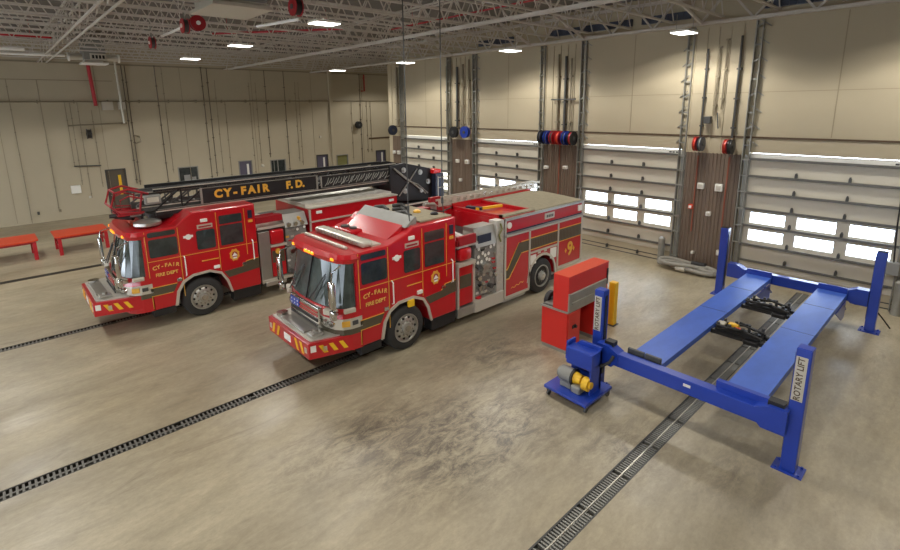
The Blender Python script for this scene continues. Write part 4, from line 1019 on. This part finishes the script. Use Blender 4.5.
# red filling station cabinet with an open kneehole
t = thing('fill_station', 'red steel filling station with orange-red overhead box and open kneehole behind the blue cart', 'cabinet', (-6.15, 9.05, 0))
b = MB(); b.box(-.36, .33, 0, .55, .09, 1.0); b.box(-.36, .33, 1.15, 1.62, .09, 1.0); b.box(-.36, -.3, .55, 1.15, .09, 1.0); b.build('base', 'cabred', t, bev=.008)
b = MB(); b.box(-.34, .31, .02, .55, 0, .09); b.build('plinth', 'steel', t); b = MB(); b.box(-.34, .31, 1.15, 1.6, 0, .09); b.build('plinth', 'steel', t)
b = MB(); b.box(-.38, .35, -.02, 1.66, 1.0, 1.04); b.build('counter', 'alu', t)
b = MB(); b.box(-.06, .345, .0, 1.70, 1.04, 1.86); b.build('hood', 'cabred', t, bev=.01)
b = MB(); b.box(-.065, .35, -.005, 1.705, 1.86, 1.87); b.build('hood_top', 'orange', t)
b = MB(); b.prism([(.345, 1.06), (.37, 1.06), (.37, 1.44), (.345, 1.46)], 'Y', .02, 1.60); b.box(.34, .375, .0, .03, 1.04, 1.47); b.box(.37, .39, .1, 1.4, 1.2, 1.24); b.build('shutter', 'alu', t)
b = MB(); b.box(.33, .345, .04, .52, .14, .96); b.build('door', 'cabred', t)
b = MB(); b.cyl((.345, .30, .62), (.40, .30, .62), .035, 10); b.box(.345, .36, .2, .34, .58, .66); b.build('latch', 'black', t)
b = MB(); b.box(-.29, -.27, .55, 1.15, .1, .98); b.build('kneehole_back', 'doorbrown', t)
b = MB(); b.box(-.36, .33, .02, .1, 1.04, 1.045); b.cyl((.3, .1, 1.04), (.3, .1, 1.1), .03, 8); b.build('counter_fitting', 'dgrey', t)
b = MB(); b.box(.345, .36, 1.62, 1.68, 1.3, 1.7); b.build('side_handle', 'black', t)
b = MB(); b.cyl((-.50, .46, 1.0), (-.37, .46, 1.0), .22, 24); b.cyl((-.54, .46, 1.0), (-.50, .46, 1.0), .09, 14); b.build('charge_hose_reel', 'black', t, True, .02)
b = MB(); b.box(-.37, -.06, .38, .54, 1.04, 1.12); b.build('reel_bracket', 'dgrey', t)
# yellow post
t = thing('yellow_post', 'square yellow guard post at the far end of the red filling station', 'post', (-5.93, 11.3, 0))
b = MB(); b.box(-.09, .09, -.09, .09, 0, 1.16, .02); b.build('post', 'yellow', t)
b = MB(); b.box(-.13, .13, -.13, .13, 0, .015); b.build('base_plate', 'dgrey', t)
# bollards by the doors
for x, y, lab in ((-7.34, 17.25, 'grey round bollard beside the coiled hose'), (-1.02, 17.2, 'grey round bollard at the far right corner beside the lift')):
    t = thing('bollard', lab, 'bollard', (x, y, 0), group='grey steel bollards')
    b = MB(); b.cyl((0, 0, 0), (0, 0, .9), .11, 20); b.build('pipe', 'steel', t, True)
    b = MB(); b.lathe([(.9, .11), (.94, .09), (.965, .05), (.97, .001)], (0, 0, 0), 'Z', 20); b.build('dome', 'steel', t, True)
# floor hose, coiled untidily
r4 = random.Random(11)
b = MB(); pts = []
for k in range(96):
    a = k / 96 * 2 * PI * 3; rr = 1 - .10 * math.sin(a * .34 + 1)
    pts.append((-6.3 + .84 * rr * math.cos(a) + .10 * math.sin(a * 2.3), 16.98 + .25 * rr * math.sin(a) + .11 * math.cos(a * 1.7), .09 + .055 * (k / 32) + .03 * math.sin(a * 3)))
b.tube(pts, .068, 10)
hs = tag(b.build('exhaust_hose', 'hose', smooth=True), 'thick grey hose coiled loosely on the floor under the brown ribbed panel', 'hose')
b = MB(); b.cyl((-6.55, 16.70, .13), (-6.25, 16.68, .13), .10, 14); b.build('hose_cuff', 'satin', hs)
b = MB(); b.cyl((-6.2, 17.1, .27), (-5.75, 17.05, .29), .09, 12); b.build('hose_nozzle', 'black', hs)

# ------------------------------------------------------------------ red benches
def bench(x, y, rz, lab):
    t = thing('work_table', lab, 'table', (x, y, 0), rz, group='red work tables by the side wall')
    b = MB(); b.prism([(-.74, -.92), (.70, -.92), (.75, -.84), (.75, .72), (.62, .92), (-.74, .92)], 'Z', .72, .78); b.build('table_top', 'orange', t, bev=.01)
    b = MB(); b.box(-.66, .66, -.8, .8, .64, .72); b.build('apron', 'dred', t)
    for sx in (-.64, .64):
        for sy in (-.78, .78):
            b = MB(); b.box(sx - .06, sx + .06, sy - .06, sy + .06, 0, .70); b.build('leg', 'redpipe', t)
    b = MB(); b.box(-.62, .62, -.8, -.76, .3, .36); b.box(-.62, .62, .76, .8, .3, .36); b.build('stretcher', 'redpipe', t)
    return t
bench(-24.9, 2.22, .02, 'red steel table standing closest to the ladder truck windshield')
bench(-24.85, -.12, .02, 'red steel table cut off by the picture edge, farther from the ladder truck')

# ------------------------------------------------------------------ side wall fittings
CON = [(.98, .02, 7.2, 0), (2.15, .45, 7.2, 0), (3.13, 2.75, 6.1, 0), (3.34, 1.75, 6.1, 0), (3.66, 1.0, 6.1, 0), (4.24, 1.55, 5.7, 0), (5.88, 1.55, 8.05, 1), (6.04, 1.44, 8.05, 1), (7.5, 1.26, 8.1, 1), (7.85, 1.95, 8.1, 0),
       (10.0, 1.29, 8.1, 1), (10.32, 1.5, 8.1, 1), (10.72, 1.7, 7.4, 0), (11.22, 1.3, 6.1, 0), (12.8, 1.32, 7.3, 0), (13.24, 2.08, 7.3, 0), (13.88, 2.44, 8.1, 1), (15.2, 1.3, 8.1, 1), (15.97, 2.0, 7.4, 0), (16.22, 1.7, 7.4, 0), (20.4, 1.7, 6.1, 0), (21.2, 1.2, 8.1, 1), (21.75, 2.2, 6.1, 0), (22.1, 2.2, 6.1, 0)]
NUM = 'first second third fourth fifth sixth seventh eighth ninth tenth eleventh twelfth thirteenth fourteenth fifteenth sixteenth seventeenth eighteenth nineteenth twentieth twenty-first twenty-second twenty-third twenty-fourth'.split()
for i, (y, z0, z1, thick) in enumerate(CON):
    r = .024 if thick else .016
    b = MB(); b.cyl((WX + .09, y, z0), (WX + .09, y, z1), r, 8)
    for k in range(int((z1 - z0) / 1.1) + 1):
        z = z0 + .2 + k * 1.1
        if z < z1: b.box(WX + .002, WX + .09 + r * 1.2, y - r * 2, y + r * 2, z, z + .05)
    tag(b.build('conduit', 'darkpipe' if thick else 'conduit', smooth=True), '%s upright %s conduit counted from the window-light end nearest the benches along the tan side wall' % (NUM[i], 'dark' if thick else 'grey'), 'conduit', 'upright conduits on the side wall')
for o in C.objects:
    if o.name.startswith('conduit') and o.get('label'): o['label'] = o['label'].replace('counted from the window-light end nearest the benches along the tan side wall', 'on the tan side wall, counting from the red benches')
def wallbox(y, z, w, h, d, m, lab, name='junction_box', cat='box'):
    b = MB(); b.box(WX, WX + d, y - w / 2, y + w / 2, z - h / 2, z + h / 2, .01); return tag(b.build(name, m), lab, cat)
wallbox(3.02, 1.55, .42, .42, .16, 'white', 'white square electrical box on the side wall above the right red bench')
wallbox(5.0, 5.9, .5, .45, .2, 'satin', 'pale box at the foot of the red drop pipe, nearer the pipe')
wallbox(5.66, 5.9, .32, .4, .2, 'satin', 'pale box right of the red drop pipe, beyond the first pale box')
wallbox(1.3, .5, .1, .16, .08, 'dgrey', 'small grey outlet low on the side wall above the right red bench', 'wall_outlet', 'outlet')
wallbox(3.6, 1.05, .12, .12, .08, 'satin', 'small outlet below and right of the white electrical box', 'wall_outlet', 'outlet')
wallbox(17.7, 3.6, .12, .14, .08, 'satin', 'small pale box left of the pilaster', 'wall_outlet', 'outlet')
wallbox(2.2, .5, .1, .14, .08, 'conduit', 'small brown outlet at the end of the second conduit', 'wall_outlet', 'outlet')
b = MB(); b.lathe([(.0, .1), (.06, .1), (.09, .05), (.09, .001)], (WX + .001, 13.3, 1.9), 'X', 16); tag(b.build('alarm_bell', 'satin', smooth=True), 'small round pale alarm on the side wall above the ladder sign', 'alarm')
b = MB(); b.tube([(WX + .1, 3.12, 4.9), (WX + .1, 5.6, 4.96)], .03, 8); b.box(WX, WX + .12, 5.5, 5.8, 4.9, 5.0); tag(b.build('wall_pipe', 'conduit', smooth=True), 'short horizontal pipe under the red drop pipe', 'pipe')
b = MB(); b.tube([(WX + .1, 3.1, 2.78), (WX + .1, 4.3, 2.72)], .03, 8); tag(b.build('wall_pipe', 'dgrey', smooth=True), 'short horizontal pipe left of the brown steel door, over the white box', 'pipe')
b = MB(); b.tube([(WX + .1, 6.05, 3.8), (WX + .13, 6.35, 3.9), (WX + .13, 6.3, 4.2), (WX + .1, 6.0, 4.3)], .03, 8); tag(b.build('wall_pipe', 'conduit', smooth=True), 'curled pipe loop on the side wall right of the brown steel door', 'pipe')

# unit heater with drop pipes
t = thing('unit_heater', 'grey unit heater with white-flanged side tubes hung near the side wall over a red pipe', 'heater', (-28.0, 4.07, 8.0))
b = MB(); b.box(-.4, .4, -.45, .42, -.1, .74, .03); b.build('cabinet', 'grey', t)
b = MB(); b.cyl((.1, -.92, 0), (.1, .92, 0), .13, 18); b.build('tube', 'satin', t, True)
for ya, yb in ((-.98, -.92), (.92, .98)):
    b = MB(); b.cyl((.1, ya, 0), (.1, yb, 0), .19, 18); b.build('tube_flange', 'white', t, True)
b = MB(); b.box(.4, .46, -.2, .42, -.14, .16); g = b.build('grille', 'satin', t)
b = MB(); [b.box(.46, .475, -.13 + k * .13, -.04 + k * .13, -.06, .09) for k in range(4)]; b.build('grille_slot', 'black', g)
b = MB(); [b.cyl((hx, hy, .7), (hx, hy, 1.14), .012, 6) for hx in (-.3, .3) for hy in (-.35, .35)]; b.build('hanger_rod', 'steel', t)
b = MB(); b.box(-.45, .5, -.55, .48, -.30, -.22, .02); b.box(-.3, .3, -.4, .3, -.22, -.1); b.build('tray', 'white', t)
pipe('drop_pipe', [(WX + .35, 4.35, 8.3), (WX + .28, 4.45, 5.9)], .09, 'redpipe', 'thick red drop pipe below the unit heater')
pipe('drop_pipe', [(WX + .5, 5.55, 8.3), (WX + .35, 5.62, 4.95)], .05, 'satin', 'pale drop pipe below the right end of the unit heater')
pipe('drop_pipe', [(WX + .12, 21.6, 8.05), (WX + .12, 21.6, 6.85), (WX + .12, 21.32, 6.85)], .05, 'redpipe', 'small red bent pipe high on the alcove wall')
# boxy roof heater at the top edge
t = thing('roof_heater', 'big pale boxy air handler hung under the roof joists over the gap between trucks', 'air handler', (-13.3, 4.98, 8.06))
b = MB(); b.box(-.8, .8, -.62, .62, .02, .6, .05); b.build('cabinet', 'satin', t)
b = MB(); b.box(-.88, .88, -.72, .72, -.06, .02); b.build('drip_tray', 'satin', t)
b = MB(); b.box(.8, .84, -.56, .56, .1, .5); [b.box(.84, .87, -.6, .6, .12 + k * .07, .15 + k * .07) for k in range(5)]; b.build('louvre', 'grey', t)
b = MB()
for x in (-.6, .6):
    for y in (-.5, .5): b.cyl((x, y, .55), (x, y, 1.08), .012, 6)
b.build('hanger_rod', 'steel', t)

# ------------------------------------------------------------------ hose reels
def reel(loc, axis, m, lab, r=.26, w=.2, group='hose reels', cordm='black', core='dgrey'):
    t = thing('hose_reel', lab, 'hose reel', loc, group=group)
    A = {'X': Vector((1, 0, 0)), 'Y': Vector((0, 1, 0))}[axis]
    b = MB()
    for s in (-1, 1):
        b.lathe([(s * w / 2, r * .55), (s * w / 2, r), (s * (w / 2 - .02), r), (s * (w / 2 - .02), r * .55)], (0, 0, 0), axis, 24)
    b.build('flange', m, t, True)
    b = MB(); b.lathe([(-w / 2 + .02, r * .86), (w / 2 - .02, r * .86)], (0, 0, 0), axis, 20); b.build('wound_hose', cordm, t, True)
    b = MB(); b.cyl(-A * (w / 2 + .03), A * (w / 2 + .03), r * .28, 12); b.build('hub', core, t)
    return t
def bracket(t, pts, r=.025):
    b = MB(); b.tube(pts, r, 6); b.build('bracket', 'steel', t)
# by the ceiling over the trucks
for (x, y, z), ax, m, lab in (((-19.9, 4.65, 7.9), 'Y', 'redpipe', 'red hose reel hung from the ceiling nearest the unit heater'), ((-15.35, 4.45, 7.88), 'Y', 'redpipe', 'red hose reel hung from the ceiling, left one of a pair under the air handler'), ((-14.95, 4.66, 7.92), 'X', 'dred', 'red hose reel hung from the ceiling, right one of a pair under the air handler')):
    t = reel((x, y, z), ax, m, lab, .20, .16, 'ceiling hose reels', 'dgrey', 'white'); bracket(t, [(0, 0, .1), (0, 0, 9.13 - z)])
t = reel((-11.9, 6.05, 8.05), 'Y', 'dred', 'red hose reel at the top edge right of the air handler', .22, .2, 'ceiling hose reels'); bracket(t, [(0, 0, .1), (0, 0, 1.08)])
for y, z, lab in ((3.95, 4.45, 'dark hose reel on the side wall left of the brown steel door'), (20.8, 4.35, 'dark hose reel on the side wall right of the pilaster')):
    t = reel((WX + .35, y, z), 'Y' if y < 10 else 'X', 'black', lab, .27, .2, 'side wall hose reels'); bracket(t, [(-.35, 0, 0), (0, 0, 0)])
WR = [(-23.05, 4.33, 'X', 'bluedark', 'rubber', 'dark hose reel at the alcove corner'), (-17.98, 4.36, 'Y', 'black', 'rubber', 'black round hose reel above the pier behind the truck tail'), (-17.2, 4.38, 'Y', 'blue', 'bluedark', 'blue round hose reel above the pier behind the truck tail'),
      (-12.62, 4.3, 'X', 'bluedark', 'rubber', 'first reel from the left in the row of six, dark blue'), (-12.33, 4.3, 'X', 'blue', 'bluedark', 'second reel from the left in the row of six, blue'), (-12.04, 4.3, 'X', 'redpipe', 'rubber', 'third reel from the left in the row of six, red'),
      (-11.75, 4.3, 'X', 'redpipe', 'orange', 'fourth reel from the left in the row of six, red with orange hose'), (-11.46, 4.3, 'X', 'blue', 'bluedark', 'fifth reel from the left in the row of six, blue'), (-11.17, 4.3, 'X', 'black', 'redpipe', 'last reel on the right in the row of six, black with red hose'),
      (-6.46, 4.3, 'X', 'redpipe', 'orange', 'bright red reel of the left pair above the coiled hose pier'), (-6.30, 4.3, 'X', 'bluedark', 'grey', 'grey blue reel of the left pair above the coiled hose pier'), (-5.55, 4.25, 'X', 'redpipe', 'orange', 'red reel of the right pair above the coiled hose pier'), (-5.41, 4.25, 'X', 'black', 'rubber', 'black reel of the right pair above the coiled hose pier')]
for x, z, ax, m, cm, lab in WR:
    t = reel((x, WY - .36, z), ax, m, lab, .235 if x > -7 else .28, .10 if x > -7 else .15, 'wall hose reels', cm); bracket(t, [(0, .33, .0), (0, 0, 0)])
# supply pipes running up from the reels
for i, (x, z0, z1, r, lab) in enumerate([(-6.45, 4.55, 7.3, .03, 'thin dark pipe rising from the bright red reel by the coiled hose pier'), (-6.1, 5.2, 7.3, .025, 'thin pipe rising right of the bright red reel'), (-5.9, 5.4, 7.5, .025, 'thin pipe between the two reel pairs on the coiled hose pier'), (-5.5, 4.5, 7.6, .035, 'dark pipe rising from the right reel pair on the coiled hose pier'),
        (-12.1, 4.6, 7.6, .045, 'pale pipe rising behind the third reel of the row of six'), (-11.75, 4.5, 7.5, .05, 'dark thick pipe rising behind the row of six reels'), (-11.5, 4.6, 7.4, .035, 'pale pipe at the right of the row of six reels'),
        (-18.0, 4.6, 7.5, .06, 'dark thick pipe above the black round reel'), (-17.6, 4.4, 7.6, .05, 'grey pipe between the black and blue round reels'), (-17.2, 4.7, 7.8, .035, 'thin grey pipe above the blue round reel'), (-22.9, 4.6, 7.8, .07, 'grey pipe at the alcove corner'), (-18.75, 4.2, 7.6, .04, 'dark pipe left of the black round reel')]):
    b = MB(); b.cyl((x, WY - .1, z0), (x, WY - .1, z1), r, 8)
    for k in range(3): z = z0 + .3 + k * .9; b.box(x - r * 1.8, x + r * 1.8, WY - .1 - r, WY - .001, z, z + .05)
    tag(b.build('reel_pipe', 'dgrey' if 'dark' in lab else 'conduit', smooth=True), lab, 'pipe', 'pipes above the hose reels')
b = MB(); b.box(-12.35, -11.2, WY - .21, WY - .16, 5.80, 5.86); b.box(-12.33, -12.28, WY - .2, WY, 5.8, 5.86); tag(b.build('pipe_rail', 'dgrey'), 'short dark rail across the pipes above the six reels', 'rail')
b = MB(); b.box(-6.36, -6.14, WY - .25, WY - .06, 4.95, 5.18, .02); b.box(-6.3, -6.2, WY - .1, WY - .001, 5.0, 5.1); b.tube([(-6.0, WY - .1, 5.3), (-5.9, WY - .2, 4.8)], .02, 6); tag(b.build('air_regulator', 'dgrey'), 'small dark regulator box above the bright red reel', 'regulator')
# small white boxes on the ribbed piers
PB = [(-12.55, 3.02, 'white', .2, .13, 'white outlet box on the left of the pier under the six reels'), (-11.6, 3.08, 'white', .2, .13, 'white outlet box on the right of the pier under the six reels'),
      (-6.28, 2.89, 'white', .2, .2, 'white outlet box high on the coiled hose pier, left one'), (-5.72, 2.89, 'white', .22, .24, 'white outlet box high on the coiled hose pier, right one'),
      (-6.54, 2.15, 'orange', .14, .16, 'orange button box on the coiled hose pier'), (-5.96, 1.98, 'white', .14, .14, 'small white box under the two white outlets on the coiled hose pier'),
      (-6.34, .56, 'satin', .1, .1, 'small pale outlet low on the coiled hose pier, left one'), (-5.5, .72, 'satin', .18, .18, 'round pale outlet low on the coiled hose pier, by the blue lift post'),
      (-23.3, 3.05, 'white', .2, .16, 'white box at the alcove corner, left one'), (-22.85, 3.05, 'white', .2, .2, 'white box at the alcove corner, right one'), (-17.98, 2.9, 'white', .2, .16, 'white box on the pier behind the truck tail, left one'), (-17.3, 2.9, 'white', .24, .2, 'white box on the pier behind the truck tail, right one'), (-17.77, 1.95, 'white', .14, .14, 'small white box low on the pier behind the truck tail')]
for x, z, m, w, h, lab in PB:
    t = thing('outlet_box', lab, 'outlet', (x, WY - .055, z), group='boxes on the ribbed piers')
    b = MB(); b.box(-w / 2, w / 2, -.12, 0, -h / 2, h / 2, .015); b.build('box', m, t)
    b = MB(); b.box(-w * .3, w * .3, -.14, -.12, -h * .3, h * .3); b.build('cover', 'satin' if m == 'white' else 'white', t)
for x, z0, z1, m, lab in ((-6.44, 1.3, 3.9, 'fade', 'faded red hose hanging down the coiled hose pier, left one'), (-5.5, 1.6, 3.9, 'fade', 'faded red hose hanging down the coiled hose pier, right one'), (-11.9, .6, 4.0, 'fade', 'red hose hanging down the pier under the six reels')):  # on the coiled hose pier these tubes paint a faint pinkish reflection
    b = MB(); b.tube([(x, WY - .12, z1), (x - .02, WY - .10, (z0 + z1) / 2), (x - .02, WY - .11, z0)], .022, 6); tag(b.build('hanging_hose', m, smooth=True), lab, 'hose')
# door operator box, chain and cable at the far right
t = thing('chain_hoist', 'grey chain hoist box with a hanging cable beside the overhead door, behind the lift', 'chain hoist', (-1.24, WY - .14, 1.2))
b = MB(); b.box(-.14, .14, -.2, 0, -.15, .2, .02); b.build('box', 'grey', t)
b = MB(); b.box(-.2, -.14, -.16, -.02, -.1, .1); b.build('switch', 'dgrey', t)
b = MB(); b.tube([(0, -.12, .2), (-.06, -.12, 1.2), (-.10, -.12, 2.6)], .02, 6); b.build('cable', 'black', t)
# drop cords from the roof to the engine
for x, y, z, lab in ((-8.76, 6.9, 2.98, 'dark electric cable hanging from the ceiling onto the engine cab roof, above its raised step'), (-8.91, 8.1, 3.0, 'dark electric cable hanging from the ceiling to the rear end of the engine cab')):
    b = MB(); b.tube([(x, y, 8.2), (x, y, z + .3), (x + .03, y + .02, z)], .014, 6); o = tag(b.build('electric_cable', 'dgrey', smooth=True), lab, 'cable', 'ceiling drop cables')
    b = MB(); b.cyl((x, y, z + .25), (x, y, z + .4), .03, 8); b.build('plug', 'dgrey', o)
# air line along the lift's far post
pipe('air_line', [(-1.0, 16.0, .02), (-1.15, 15.8, .3), (-1.35, 15.64, .6), (-1.7, 15.68, .55), (-2.2, 15.72, .8)], .018, 'black', 'black air line looping behind the far right lift post', 'hose')

# ------------------------------------------------------------------ light, world, view
w = bpy.data.worlds.new('World'); bpy.context.scene.world = w; w.use_nodes = True
bg = w.node_tree.nodes['Background']; bg.inputs[0].default_value = (.78, .88, 1, 1); bg.inputs[1].default_value = 10
sc = bpy.context.scene
sc.view_settings.view_transform = 'Standard'; sc.view_settings.look = 'None'; sc.view_settings.gamma = 1
sc.view_settings.use_curve_mapping = False; sc.view_settings.exposure = .1
